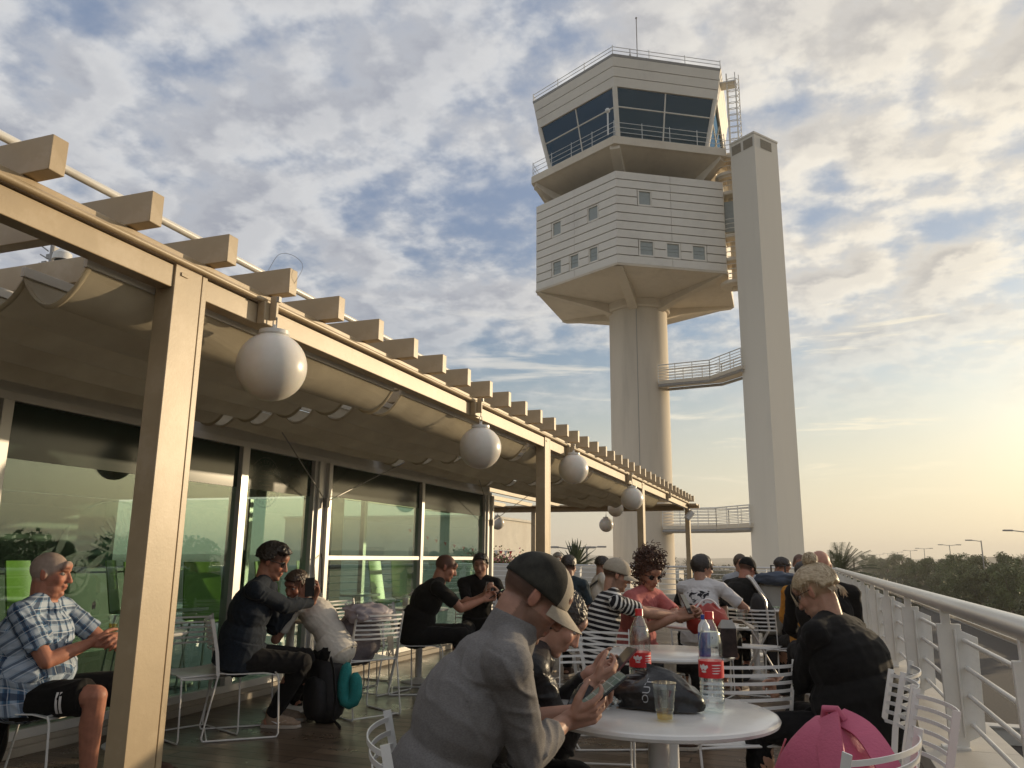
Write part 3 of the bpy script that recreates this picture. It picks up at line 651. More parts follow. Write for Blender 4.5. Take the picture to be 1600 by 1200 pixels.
f = MB(); f.lathe([(.16, 36.1), (.16, 36.8), (.05, 37.2)], 12, c=(.9, -5.2, 0)); f.box((1.8, -5, 36.4), (.3, .3, .7)); f.tube([(.9, -5.2, 37), (.9, -5.2, 37.6)], .03, 6); tb('roof_sensor', f, M_GREYMET)
# anemometer/dish figure on gallery corner
f = MB(); f.tube([(-.1, -7.5, 30.5), (-.1, -7.5, 32.0)], .05, 6); f.ball((-.1, -7.5, 32.1), .16, 10); tb('wind_sensor', f, M_WMET)
# lower loops behind the shaft: access stair/ladder cage at right
f = MB(); base = Vector((6.85, -2.25, -.7))
for q in range(15):
    z_ = 30.4 + q * .42 + 0.2
    f.tube([base + Vector((.45 * math.cos(a) , .45 * math.sin(a), z_)) for a in np.linspace(-2.2, 2.2, 9)], .022, 5)
for a in (-2.2, -1, 0, 1, 2.2): f.tube([base + Vector((.45 * math.cos(a), .45 * math.sin(a), 30.3)), base + Vector((.45 * math.cos(a), .45 * math.sin(a), 36.9))], .03, 5)
for q in range(18): f.tube([base + Vector((-.3, -.22, 30.4 + q * .35)), base + Vector((-.3, .22, 30.4 + q * .35))], .02, 5)
for s_ in (-.22, .22): f.tube([base + Vector((-.3, s_, 28.5)), base + Vector((-.3, s_, 37.0))], .035, 5)
f.box(base + Vector((-.2, 0, 36.3)), (1.0, .9, .08))
tb('ladder_cage', f, M_WMET)
# ------------------------------------------------------------------ stair / lift shaft
E0 = Vector((-1.34, 45.0, G)); u = Vector((-1.42, 1.02, 0)).normalized(); v = Vector((1.02, 1.42, 0)).normalized()
shaft = thing('lift_shaft', 'slim white rectangular shaft standing beside the control tower', 'lift shaft', E0)
p = [Vector((0, 0, 0)), u * 1.78, u * 1.78 + v * 2.15, v * 2.15]; HS = 25.95 - G
f = MB(); f.solid([[tuple(q + Vector((0, 0, z_))) for q in p[::-1]] for z_ in (0, HS)])
f.build('shaft_wall', M_SHAFT, shaft, smooth=False)
f = MB(); ctr = (p[0] + p[2]) / 2; ex = [ctr + (q - ctr) * 1.03 for q in p]; f.solid([[tuple(q + Vector((0, 0, z_))) for q in ex[::-1]] for z_ in (HS + .002, HS + .12)]); f.build('coping', M_SHAFT, shaft, smooth=False)
M_LOUV = mat('vent_louvre', (.27, .235, .18), .6)
for (o0, dx, n_) in ((u * .12 - v * .012, u, 1), (u * .98 - v * .012, u, 1), (v * .55 - u * .012, v, 0)):
    f = MB(); wd = .68 if n_ else 1.0
    nn = (-v if n_ else -u)
    for q in range(5):
        c0 = o0 + Vector((0, 0, HS - .75 + q * .11)); f.add([c0, c0 + dx * wd, c0 + dx * wd + nn * .02 + Vector((0, 0, .08)), c0 + nn * .02 + Vector((0, 0, .08)), c0 + nn * .001 + Vector((0, 0, .08)), c0 + dx * wd + Vector((0, 0, .08))], [(0, 1, 2, 3), (3, 2, 5, 4)])
    f.add([o0 + Vector((0, 0, HS - .78)), o0 + dx * wd + Vector((0, 0, HS - .78)), o0 + dx * wd + Vector((0, 0, HS - .18)), o0 + Vector((0, 0, HS - .18))], [(0, 1, 2, 3)])
    f.build('vent', M_LOUV, shaft, smooth=False)
# ------------------------------------------------------------------ footbridges between column and shaft
def bridge(label, zf, pts, y0):
    t = thing('footbridge', label, 'footbridge', (pts[0][0], pts[0][1], zf), 0, 'footbridges joining the tower to the shaft'); o = Vector(t.location)
    P_ = [Vector((x, y, zf)) - o for x, y in pts]
    f = MB(); g = []
    for i, q in enumerate(P_):
        d = (P_[min(i + 1, len(P_) - 1)] - P_[max(i - 1, 0)]).normalized(); n_ = Vector((-d.y, d.x, 0)); g.append([q - n_ * .65, q + n_ * .65])
    f.sheet(g, .22); f.build('deck', M_SOFF, t, smooth=False)
    f = MB(); f.tube([r_[0] + Vector((0, 0, -.22)) for r_ in g], .09, 8); f.tube([r_[1] + Vector((0, 0, -.22)) for r_ in g], .09, 8); f.build('girder', M_GREYMET, t)
    for s_ in (0, 1):
        f = MB(); ln = [r_[s_] for r_ in g]
        for h in np.linspace(.2, 1.1, 6): f.tube([q + Vector((0, 0, h)) for q in ln], .022 if h < 1 else .035, 6)
        for a, b_ in zip(ln[:-1], ln[1:]):
            for k in range(4): q = a.lerp(b_, k / 3); f.tube([q, q + Vector((0, 0, 1.1))], .025, 6)
        f.build('railing', M_WMET, t)
    return t
bridge('upper footbridge with white railing halfway up the tower column', 12.0, [(-7.9, 49.2), (-4.5, 48.7), (-2.3, 46.2)], 0)
bridge('lower footbridge with white railing just above the terrace level', 3.1, [(-7.9, 49.2), (-4.5, 48.7), (-2.3, 46.2)], 0)
# curved landings between cab and shaft
t = thing('access_landing', 'stacked curved landings linking the tower cab to the shaft top', 'landing', (-3.0, 47.6, 17.2))
for k, z_ in enumerate((.2, 1.6, 3.1, 5.9, 7.2, 8.3)):
    f = MB(); f.lathe([(.85, z_), (.9, z_ + .05), (.9, z_ + .2), (.85, z_ + .25)], 24, c=(0, 0, 0)); f.build('landing', M_SOFF, t)
    f = MB()
    for h in (.4, .7, 1.0): f.tube([(.85 * math.cos(a), .85 * math.sin(a), z_ + .2 + h) for a in np.linspace(0, 2 * math.pi, 19)[:-1]], .025, 5, closed=True)
    f.build('railing', M_WMET, t)
f = MB(); f.box((0, 0, 4.6), (.9, .9, 2.0)); f.build('door_pod', M_WINF, t, smooth=False)
f = MB(); f.tube([(0, 0, 0), (0, 0, 9)], .18, 10); f.build('pole', M_SOFF, t)
# ------------------------------------------------------------------ chairs and tables
def make_chair():
    t = thing('wire_chair', 'white metal chair', 'chair')
    W = .225
    f = MB()   # seat: thin pressed sheet, dipping slightly, front edge rolled down
    g = []
    for j in range(13):
        v = j / 12; y = -.20 + .42 * v; row = []
        for i in range(11):
            u = i / 10 * 2 - 1; z_ = .445 - .012 * (1 - u * u) - .03 * max(0, v - .75) ** 1.2 * 4 + .012 * max(0, .2 - v) * 5
            row.append((W * u * (1 - .06 * v * 0), y, z_))
        g.append(row)
    f.sheet(g, .006); f.build('seat', M_CHAIR, t)
    f = MB()
    for s in (-1, 1): f.tube([(s * W, -.205, .44), (s * W, -.225, .60), (s * W, -.275, .83)], 0, 4, flat=(.006, .024, (0, 1, .1)))
    for k in range(6):
        z_ = .62 + k * .037; y0 = -.225 - (z_ - .6) * .22
        f.tube([(W * math.sin(a) / math.sin(1.0), y0 - .055 * (math.cos(a) - math.cos(1.0)) / (1 - math.cos(1.0)), z_) for a in np.linspace(-1, 1, 13)], 0, 4, flat=(.004, .014, (0, 0, 1)))
    f.build('backrest', M_CHAIR, t)
    for s in (-1, 1):
        f = MB(); f.tube([(s * W, .20, .44), (s * W, .215, .40), (s * W, .235, .03), (s * W, .225, .009), (s * W, .20, .007), (s * W, -.25, .007), (s * W, -.275, .009), (s * W, -.285, .03), (s * W, -.205, .44)], .0065, 8)
        f.build('leg', M_CHAIR, t)
    for yy, zz_ in ((.20, .435), (-.25, .012), (-.20, .44)): f = MB(); f.tube([(-W, yy, zz_), (W, yy, zz_)], .006, 8); f.build('crossbar', M_CHAIR, t)
    return t
chair0 = make_chair(); chair_used = [False]
def chair(label, x, y, bearing, tilt=0):
    if not chair_used[0]:
        chair_used[0] = True; r = chair0; r.location = (x, y, 0); r.rotation_euler = (0, 0, face_dir(bearing)); r['label'] = label; r['group'] = 'white metal terrace chairs'; return r
    r = dup(chair0, (x, y, 0), face_dir(bearing), label, 'white metal terrace chairs'); return r
M_TOP = mat('table_marble', (.68, .66, .62), .2, var=.10, scale=9, coat=.3, dirt=(.50, .47, .42))
def table(label, x, y, r=.4, h=.75):
    t = thing('round_table', label, 'table', (x, y, 0), random.random() * 3, 'round white terrace tables')
    f = MB(); f.lathe([(0, h), (r - .016, h), (r - .005, h - .004), (r, h - .013), (r - .004, h - .023), (r - .02, h - .028), (0.05, h - .032), (0, h - .032)], 64); f.build('tabletop', M_TOP, t)
    f = MB(); f.lathe([(.036, .03), (.036, h - .045), (.11, h - .04), (.11, h - .033)], 24); f.build('column', M_CHAIR, t)
    f = MB(); f.lathe([(r * .62, 0), (r * .62, .010), (r * .58, .018), (.06, .032), (.04, .045)], 40); f.build('base', M_CHAIR, t)
    return t
T1 = (-.525, 2.96)
table('nearest round white table with two water bottles and a plastic cup', *T1, .412, .770)
table('second round table, behind the nearest one, with the tall napkin dispenser', -.80, 4.97, .38)
table('round table in front of the woman in the pink shirt', -.84, 7.15, .38)
table('clear round table with a menu card in the middle row', -.60, 9.75, .40)
table('far round table beyond the middle row with drinks on it', -.83, 11.9, .40)
table('small round table between the man in navy and the youth in white', -4.25, 6.10, .30)
table('small round table with red cup and jars by the glass wall', -3.92, 7.95, .30)
table('round table beside the plaid shirted man, mostly behind the post', -4.45, 4.62, .30)
table('far round table beside the child in white', -2.2, 9.9, .36)
table('round table at the man in the black shirt and cap', -.55, 10.9, .36)
CH = [('empty white chair just right of the nearest tan post', -4.28, 5.02, 112),
 ('white chair with the grey backpack hung on its back', -3.60, 6.20, -62),
 ('empty chair behind the backpack chair, closer to the glass', -4.02, 7.28, 12),
 ('empty chair tucked beside the small table with jars', -4.45, 7.62, 95),
 ('empty white chair left of the second table', -1.28, 5.05, 166),
 ('empty white chair with its wide slatted back towards the nearest table', -.42, 4.25, -30),
 ('chair edge on beside the blonde woman, nearer the railing kerb', .06, 3.72, -95),
 ('rightmost chair standing against the railing kerb', .11, 3.16, -98),
 ('nearest white chair holding the pink backpack', -.08, 2.56, -63),
 ('white chair in front of the clear middle table', -.52, 8.62, 5),
 ('side turned white chair right of the clear middle table', -.12, 8.45, -50),
 ('far chair with its back to the camera beyond the middle table', -.72, 10.9, 178),
 ('far chair near the end table', -.35, 11.6, -170)]
for c in CH: chair(*c)
# indoor furniture seen through the glass: lime chairs and stools
M_LIME = mat('lime_shell', (.25, .42, .06), .35, var=.1)
def green_chair():
    t = thing('bar_stool', 'lime stool', 'stool')
    f = MB(); g = []
    for j in range(17):
        v = j / 16
        if v < .5: y, z_ = .2 - .4 * v * 2, .45 - .02 * math.sin(v * 2 * math.pi)
        else: q = (v - .5) * 2; y, z_ = -.2 - .09 * q, .45 + .38 * q
        g.append([(u * .2 * (1 - .12 * abs(v - .5)), y + .02 * u * u, z_) for u in np.linspace(-1, 1, 9)])
    f.sheet(g, .012); f.build('seat', M_LIME, t)
    for sx in (-1, 1):
        for sy in (-1, 1): f = MB(); f.tube([(sx * .15, sy * .13, .44), (sx * .2, sy * .2, 0)], .010, 8); f.build('leg', M_CHAIR, t)
    return t
gch = green_chair(); tag(gch, 'lime green stool inside, behind the empty terrace chair', group='lime green stools inside the cafe')
gch.scale = (1.05, 1.05, 1.42); gch.location = (-5.65, 6.05, .03); gch.rotation_euler = (0, 0, -1.35)
for lab, x, y, rz in (('lime green stool inside, left of the navy jacketed man', -5.5, 6.6, -1.9), ('lime green stool inside, behind the youth in white', -5.7, 8.0, -1.6),
                      ('lime green stool inside under the transom bar', -5.6, 8.95, -1.1), ('lime green stool inside beside the dark inner column', -6.2, 9.5, -1.9),
                      ('lime green stool inside behind the bald man', -5.6, 10.4, -1.5), ('lime green stool inside by the last glass panel', -5.8, 11.4, -2.1),
                      ('lime green stool inside, deeper behind the empty terrace chair', -6.7, 5.7, -1.2), ('lime green stool deeper inside near the counter', -6.9, 7.0, -1.0)):
    dup(gch, (x, y, .03), rz, lab)
t = thing('indoor_table', 'pale indoor table seen through the glass between lime stools', 'table', (-6.0, 6.6, .03))
f = MB(); f.lathe([(0, .74), (.35, .74), (.35, .71), (0, .71)], 40); f.build('tabletop', M_TOP, t)
f = MB(); f.lathe([(.25, 0), (.25, .02), (.03, .03), (.03, .71)], 20); f.build('column', M_CHAIR, t)
t = dup(t, (-5.95, 10.0, .03), 0, 'pale indoor table seen under the transom bar', None)
# ------------------------------------------------------------------ table-top things
M_PET = glass_mat('clear_plastic', (.965, .98, .98), .10, rough=.03, fres=1.5); M_WATER = glass_mat('water', (.95, .975, .98), .03, fres=1.2)
M_RED = mat('red_plastic', (.55, .02, .02), .35, var=.05); M_LAB = mat('red_label', (.58, .025, .03), .4, var=.05); M_WLAB = mat('white_print', (.75, .72, .70), .5)
def bottle(label, loc, s=1.0, fill=.3, labz=.15, rz=0):
    t = thing('water_bottle', label, 'bottle', loc, rz)
    pr = [(0, .012), (.025, .004), (.036, 0), (.043, .012), (.044, .03)]
    for k in range(5): z_ = .040 + k * .014; pr += [(.0445, z_), (.0415, z_ + .007)]
    pr += [(.0445, .112), (.0445, .182), (.0425, .192), (.0440, .205), (.0435, .235), (.034, .275), (.022, .302), (.0145, .318), (.0135, .335)]
    f = MB(); f.lathe([(r * s, z_ * s) for r, z_ in pr], 40); f.build('bottle_shell', M_PET, t)
    w_ = [(max(0, r - .0025) * s, (z_ + .002) * s) for r, z_ in pr if z_ < fill]; w_.append((0, w_[-1][1]))
    f = MB(); f.lathe(w_, 40); f.build('water', M_WATER, t)
    f = MB(); f.lathe([(.0453 * s, .118 * s), (.0453 * s, .176 * s)], 40, ); q = f.build('label', M_LAB, t)
    f = MB()   # wave emblem and small print on the label
    for (a0, a1, zc, h) in ((-2.5, -1.7, .155, .018), (-2.3, -1.85, .140, .007), (.6, 1.5, .155, .018), (-1.4, -.6, .163, .004), (-1.4, -.7, .153, .003), (-1.4, -.65, .144, .003), (-1.4, -.8, .135, .003)):
        n_ = 14; g = []
        for i in range(n_ + 1):
            a = a0 + (a1 - a0) * i / n_; hh = h * math.sin(math.pi * (i + .5) / (n_ + 1)) ** .5; wv = .003 * math.sin(i * 1.1) if h > .01 else 0
            g.append([(.0457 * s * math.cos(a), .0457 * s * math.sin(a), (zc + wv - hh / 2) * s), (.0457 * s * math.cos(a), .0457 * s * math.sin(a), (zc + wv + hh / 2) * s)])
        f.sheet(g)
    f.build('emblem', M_WLAB, q)
    f = MB(); f.lathe([(0, .348 * s), (.0155 * s, .348 * s), (.0165 * s, .345 * s), (.0165 * s, .328 * s), (.0175 * s, .326 * s), (.0175 * s, .321 * s), (.012 * s, .320 * s)], 28); f.build('bottle_cap', M_RED, t)
    return t
bottle('full water bottle with red cap at the right of the nearest table', (-.34, 3.00, .772), .96, .3)
bottle('water bottle with red cap standing behind the black bag', (-.63, 3.20, .772), .93, .3, rz=.5)
M_AMB = glass_mat('amber_drink', (.97, .78, .22), .05, fres=1.2)
def cup(label, loc, s=1.0, fill=.028, m=None):
    t = thing('plastic_cup', label, 'cup', loc)
    f = MB(); f.lathe([(0, .003), (.024 * s, .003), (.026 * s, 0), (.027 * s, .004), (.029 * s, .03 * s), (.031 * s, .032 * s), (.037 * s, .095 * s), (.0395 * s, .112 * s), (.041 * s, .114 * s), (.041 * s, .117 * s), (.039 * s, .117 * s)], 36); f.build('cup_wall', M_PET, t)
    if fill: f = MB(); f.lathe([(0, .005), (.0245 * s, .005), (.0285 * s, fill), (0, fill)], 32); f.build('drink', m or M_AMB, t)
    return t
cup('clear plastic cup with amber drink on the nearest table', (-.47, 2.78, .772), 1.0, .032)
M_MILK = mat('iced_milk_coffee', (.42, .36, .25), .3)
cup('empty looking plastic cup on the table before the pink shirted woman', (-.52, 6.9, .752), 1.2, .02, M_MILK)
cup('left plastic cup of the pair on the far table', (-.98, 11.7, .752), 1.2, .05, mat('dark_cola', (.05, .03, .02), .2))
cup('right plastic cup of the pair on the far table', (-.86, 11.6, .752), 1.25, .10, M_MILK)
cup('tall pale cup beside the post on the plaid man\'s table', (-4.55, 4.45, .752), 1.0, .06, M_AMB)
# black carrier bag with pale vertical lettering, clear wrapper
M_BAG = mat('black_plastic_bag', (.010, .0095, .0095), .3, var=.3, scale=12, bump=.9, bscale=16, spec=.5)
t = thing('carrier_bag', 'crumpled black plastic bag with grey lettering on the nearest table', 'bag', (-.57, 3.01, .774), R(-18))
f = MB(); n = 34; rings = []
for j in range(15):
    v = j / 14; ring = []
    for i in range(n):
        a = 2 * math.pi * i / n; r0 = (1 - v ** 2.6) ** .5
        fold = 1 + .14 * noise.noise(Vector((math.cos(a) * 2.2, math.sin(a) * 2.2, v * 2))) + .06 * noise.noise(Vector((math.cos(a) * 6, math.sin(a) * 6, v * 5)))
        ring.append((.205 * math.cos(a) * r0 * fold, .10 * math.sin(a) * r0 * fold, .003 + .112 * v * (1 + .25 * math.cos(a - .6) * v) + .008 * noise.noise(Vector((i * .4, v * 6, 3))) * (v > 0)))
    rings.append(ring)
f.solid(rings); f.build('bag_body', M_BAG, t, angle=70)
f = MB(); g = [[(-.17 - .05 * u, -.05 + .05 * v + .01 * math.sin(u * 9), .02 + .035 * v * (1 - u) + .01 * math.sin(v * 5 + u * 4)) for v in np.linspace(0, 1, 8)] for u in np.linspace(0, 1, 10)]; f.sheet(g, .001); f.build('handle_flap', M_BAG, t)
def lettering(text, size, m_, par, loc_, rot_, ext=.0006):
    tx = bpy.data.curves.new('lettering', 'FONT'); tx.body = text; tx.size = size; tx.extrude = ext; tx.align_x = 'CENTER'; tx.align_y = 'CENTER'
    o = bpy.data.objects.new('tmp', tx); COL.objects.link(o); me = bpy.data.meshes.new_from_object(o.evaluated_get(bpy.context.evaluated_depsgraph_get())); bpy.data.objects.remove(o)
    me.materials.clear(); me.materials.append(m_); o = bpy.data.objects.new('lettering', me); COL.objects.link(o); o.parent = par; o.location = loc_; o.rotation_euler = rot_; return o
bag_me = [c for c in t.children if c.name.startswith('bag_body')][0].data
from mathutils.bvhtree import BVHTree
bvh = BVHTree.FromPolygons([v.co.copy() for v in bag_me.vertices], [tuple(p.vertices) for p in bag_me.polygons])
lo = lettering('OUT', .036, mat('bag_print', (.36, .36, .36), .5), t, (0, 0, 0), (0, 0, 0), 0)
for v in lo.data.vertices:     # print the letters onto the bag's front, running upwards
    hit = bvh.ray_cast(Vector((.045 - v.co.y, -.4, .062 + v.co.x)), Vector((0, 1, 0)))
    v.co = (hit[0] + Vector((0, -.0015, .0008))) if hit[0] else Vector((.045 - v.co.y, -.05, .09))
lo.data.update()
t = thing('clear_wrapper', 'crumpled clear plastic wrapper beside the black bag', 'wrapper', (-.68, 2.86, .774))
f = MB(); g = [[(.10 * (u - .5) , .12 * (v - .5), .02 + .03 * noise.noise(Vector((u * 4, v * 4, 1))) + .02 * math.sin(u * 3) * math.sin(v * 3)) for v in np.linspace(0, 1, 14)] for u in np.linspace(0, 1, 14)]; f.sheet(g); f.build('film', M_PET, t, angle=20)
# napkin dispenser box and small bottles
t = thing('menu_box', 'tall dark printed box with grey top on the second table', 'box', (-.45, 4.83, .752), R(20))
f = MB(); f.bb((-.045, -.035, 0), (.045, .035, .155)); f.build('box_body', mat('dark_print', (.035, .022, .02), .4, var=.9, scale=18), t, bevel=.003)
f = MB(); f.add([(-.045, -.035, .156), (.045, -.035, .156), (.045, .035, .156), (-.045, .035, .156), (-.03, -.0, .20), (.03, -.0, .20)], [(0, 1, 5, 4), (2, 3, 4, 5), (1, 2, 5), (3, 0, 4), (3, 2, 1, 0)]); f.build('top', mat('grey_card', (.30, .28, .25), .6), t)
t = thing('small_bottle', 'small blue labelled bottle with white shoulder on the second table', 'bottle', (-.575, 4.80, .752))
f = MB(); f.lathe([(0, 0), (.033, 0), (.034, .01), (.034, .13)], 24); f.build('label', mat('blue_label', (.03, .06, .28), .35, var=.4, scale=25), t)
f = MB(); f.lathe([(.034, .13), (.034, .145), (.03, .17), (.016, .19), (.013, .205)], 24); f.build('shoulder', mat('white_plastic', (.7, .7, .72), .35), t)
f = MB(); f.lathe([(.016, .2), (.016, .225), (0, .226)], 20); f.build('bottle_cap', mat('blue_cap', (.03, .08, .35), .35), t)
t = thing('red_bag', 'red handbag with a folded cream cloth on the table edge', 'bag', (-.74, 6.42, .752), R(20))
f = MB(); f.solid([[(.16 * math.cos(a) * q, .10 * math.sin(a) * q, z_ + .02 * math.sin(3 * a)) for a in np.linspace(0, 2 * math.pi, 25)[:-1]] for q, z_ in ((.8, 0), (1, .03), (1.02, .09), (.85, .15), (.4, .19))]); f.build('bag_body', mat('red_leather', (.35, .03, .02), .45, var=.25, bump=.5, bscale=25), t)
f = MB(); f.tube(arc((-.08, 0, .17), (.1, 0, .16), .07, 10, (0, 0, 1)), .008, 8); f.build('strap', M_WLAB, t)
t = thing('cream_cloth', 'folded cream cloth draped beside the red handbag', 'cloth', (-.52, 6.35, .755))
f = MB(); g = [[(.24 * (u - .5), .16 * (v - .5), .03 + .07 * math.sin(u * 3.1) * (1 - .4 * v) + .015 * noise.noise(Vector((u * 5, v * 5, 0)))) for v in np.linspace(0, 1, 12)] for u in np.linspace(0, 1, 16)]; f.sheet(g, .012); f.build('cloth_fold', mat('cream_fabric', (.50, .42, .33), .9, var=.1, bump=.3), t)
t = thing('menu_card', 'white folded menu card lying on the clear middle table', 'card', (-.68, 9.7, .752), .3)
f = MB(); f.bb((-.10, -.07, 0), (.10, .07, .006)); f.bb((-.10, -.071, .006), (-.02, .06, .009)); f.build('card', M_WLAB, t)
t = thing('napkin', 'crumpled pale green napkin on the clear middle table', 'napkin', (-.36, 9.62, .752))
f = MB(); g = [[(.09 * (u - .5), .08 * (v - .5), .016 + .018 * noise.noise(Vector((u * 4, v * 4, 2)))) for v in np.linspace(0, 1, 9)] for u in np.linspace(0, 1, 9)]; f.sheet(g, .004); f.build('napkin_sheet', mat('green_paper', (.33, .38, .25), .8, var=.3, scale=30), t)
M_JAR = glass_mat('jar_glass', (.9, .93, .9), .12)
t = thing('glass_jar', 'glass jar on the left of the small table by the wall', 'jar', (-4.11, 7.98, .752))
f = MB(); f.lathe([(0, 0), (.04, 0), (.043, .01), (.043, .10), (.036, .115), (.036, .13)], 24); f.build('jar_wall', M_JAR, t); f = MB(); f.lathe([(0, .005), (.036, .005), (.036, .09), (0, .095)], 20); f.build('contents', M_WLAB, t)
t = thing('glass_dispenser', 'taller glass dispenser with metal lid beside the jar', 'dispenser', (-3.99, 7.9, .752))
f = MB(); f.lathe([(0, 0), (.042, 0), (.045, .01), (.045, .12)], 24); f.build('jar_wall', M_JAR, t); f = MB(); f.lathe([(.046, .12), (.046, .135), (.02, .16), (.008, .165), (.008, .185), (0, .187)], 24); f.build('lid', M_STEEL, t); f = MB(); f.lathe([(0, .004), (.038, .004), (.038, .035), (0, .035)], 20); f.build('contents', mat('coffee_beans', (.06, .03, .02), .6), t)
t = thing('paper_cup', 'brown paper cup between the dispenser and the red cup', 'cup', (-3.87, 7.86, .752)); f = MB(); f.lathe([(0, .003), (.027, .003), (.028, 0), (.036, .09), (.038, .092), (.036, .094), (.034, .09), (.028, .02), (0, .02)], 28); f.build('cup_wall', mat('kraft', (.38, .28, .16), .7), t)
t = thing('red_cup', 'red paper cup with white writing on the small wall table', 'cup', (-3.76, 7.93, .752)); f = MB(); f.lathe([(0, .003), (.032, .003), (.033, 0), (.044, .118), (.047, .12), (.044, .123), (.042, .118), (.034, .03), (0, .03)], 32); cb_ = f.build('cup_wall', M_RED, t)
f = MB()
for (a0, a1, zc, h) in ((-2.2, -1.0, .075, .012), (-2.0, -1.2, .055, .008)):
    g = []
    for i in range(15):
        a = a0 + (a1 - a0) * i / 14; r_ = .0335 + .0112 * zc / .118 + .0008; hh = h * (.3 + .7 * abs(math.sin(i * 1.3))); g.append([((r_) * math.cos(a), (r_) * math.sin(a), zc - hh / 2), ((r_ + .0005) * math.cos(a), (r_ + .0005) * math.sin(a), zc + hh / 2)])
    f.sheet(g)
f.build('emblem', M_WLAB, cb_)
# ------------------------------------------------------------------ bags on the ground and on chairs
def blob(f, c, r, rot=None, seed=0, amp=.06, freq=2.2, n=32, sq=1.0):
    """soft, creased bag volume; sq<1 squares it off"""
    k = n // 2 + 1; vs = []; c = Vector(c)
    for i in range(k):
        t_ = math.pi * i / (k - 1)
        for j in range(n):
            a = 2 * math.pi * j / n; d = Vector((math.sin(t_) * math.cos(a), math.sin(t_) * math.sin(a), -math.cos(t_)))
            q = Vector([math.copysign(abs(x) ** sq, x) for x in d])
            s_ = 1 + amp * noise.noise(d * freq + Vector((seed, 0, 0))) + amp * .5 * noise.noise(d * freq * 3 + Vector((0, seed, 0)))
            v = Vector((q.x * r[0], q.y * r[1], q.z * r[2])) * s_
            if rot: v = rot @ v
            vs.append(v + c)
    f.add(vs, [(i * n + j, i * n + (j + 1) % n, (i + 1) * n + (j + 1) % n, (i + 1) * n + j) for i in range(k - 1) for j in range(n)]); return f
M_BKB = mat('black_nylon', (.012, .011, .012), .75, var=.4, scale=20, bump=.3, bscale=60)
t = thing('backpack', 'large black backpack leaning on the floor beside the youth', 'backpack', (-3.66, 5.80, 0), R(-30))
rot = Matrix.Rotation(R(-10), 3, 'Y')
f = MB(); blob(f, (-.01, 0, .26), (.175, .13, .27), rot, 3, .10, 2, 40, .75); f.build('main_pocket', M_BKB, t, angle=80)
f = MB(); blob(f, (.03, -.12, .19), (.14, .06, .16), rot, 6, .08, 3, 28, .7); f.build('front_pocket', M_BKB, t, angle=80)
f = MB(); f.tube([(.12, -.05, .50), (.20, -.06, .42), (.22, -.04, .2), (.17, -.03, .05), (.26, -.02, .012), (.34, -.05, .012)], 0, 4, flat=(.03, .006, (0, 1, 0))); f.tube(arc((-.03, 0, .52), (.05, 0, .52), .03, 8, (0, 0, 1)), .008, 6); f.build('strap', M_BKB, t)
t = thing('travel_pillow', 'teal U shaped travel pillow clipped to the black backpack', 'pillow', (-3.43, 5.76, .27), R(15))
f = MB(); ctrl = []
for i in range(25):
    a = R(-60 + 300 * i / 24); ctrl.append((.058 * math.cos(a) * 1.0, 0.0, .115 * math.sin(a) - .02))
f = MB(); pts = [(.04, -.01, .12), (.045, -.01, .08), (.048, 0, .02), (.046, 0, -.05), (.030, 0, -.09), (0, 0, -.105), (-.030, 0, -.09), (-.046, 0, -.05), (-.048, 0, .03), (-.043, .01, .11), (-.034, .01, .16), (-.025, .01, .19)]
rs_ = [.02, .044, .050, .052, .052, .052, .052, .052, .052, .048, .040, .015]
f.tube(pts, rs_, 20); M_TEAL = mat('teal_plush', (.015, .21, .20), .85, var=.12, scale=30, bump=.5, bscale=70); f.build('cushion', M_TEAL, t, angle=80)
t = thing('grey_backpack', 'stuffed grey and blue backpack hung over a white chair back', 'backpack', (-3.50, 6.04, .62), R(62))
f = MB(); blob(f, (0, .10, -.02), (.20, .15, .20), None, 9, .14, 2.2, 44, .8); f.build('main_pocket', mat('grey_nylon', (.14, .12, .13), .6, var=.35, scale=5, bump=.5, bscale=30), t, angle=80)
f = MB(); blob(f, (.02, -.03, .20), (.21, .13, .07), Matrix.Rotation(R(14), 3, 'X'), 4, .2, 2.6, 44, .8); f.build('draped_jacket', mat('pale_jacket', (.34, .30, .32), .55, var=.2, scale=5, bump=.7, bscale=18), t, angle=80)
f = MB(); blob(f, (-.10, .20, -.14), (.12, .08, .12), None, 12, .12, 2.6, 28, .8); f.build('front_pocket', mat('blue_nylon', (.05, .11, .17), .55, var=.6, scale=14), t, angle=80)
f = MB()
for q in range(5): f.tube([(.14 + .012 * q, -.16, .02), (.145 + .013 * q, -.17, -.06 - .02 * q), (.13 + .015 * q, -.165, -.13)], .006, 6)
f.build('cord_tassel', mat('cream_cord', (.5, .44, .34), .8), t)
# pink backpack
M_PINK = mat('pink_canvas', (.50, .10, .17), .65, var=.10, scale=6, bump=.25, bscale=120)
M_PINK2 = mat('pink_canvas_seam', (.60, .16, .20), .6, var=.08)
t = thing('pink_backpack', 'pink backpack with broad straps in the bottom right corner', 'backpack', (.045, 2.66, .615), R(-28))
f = MB(); n = 44; rings = []
for j in range(21):
    v = j / 20; z_ = -.22 + .44 * v; w_ = .205 * (1 - .16 * v) * (1 - max(0, v - .45) ** 2 * 2.6); d_ = .13 * (1 - max(0, v - .6) ** 2 * 4.2)
    if v == 1: w_, d_ = .035, .02
    ring = []
    for i in range(n):
        a = 2 * math.pi * i / n; q = 1 + .05 * noise.noise(Vector((math.cos(a) * 2, math.sin(a) * 2, v * 3))) + .025 * noise.noise(Vector((math.cos(a) * 6, math.sin(a) * 6, v * 8)))
        ca, sa = math.cos(a), math.sin(a); ring.append((math.copysign(abs(ca) ** .8, ca) * w_ * q - .02 * v, math.copysign(abs(sa) ** .8, sa) * d_ * q, z_))
    rings.append(ring)
f.solid(rings); f.build('main_pocket', M_PINK, t, angle=80)
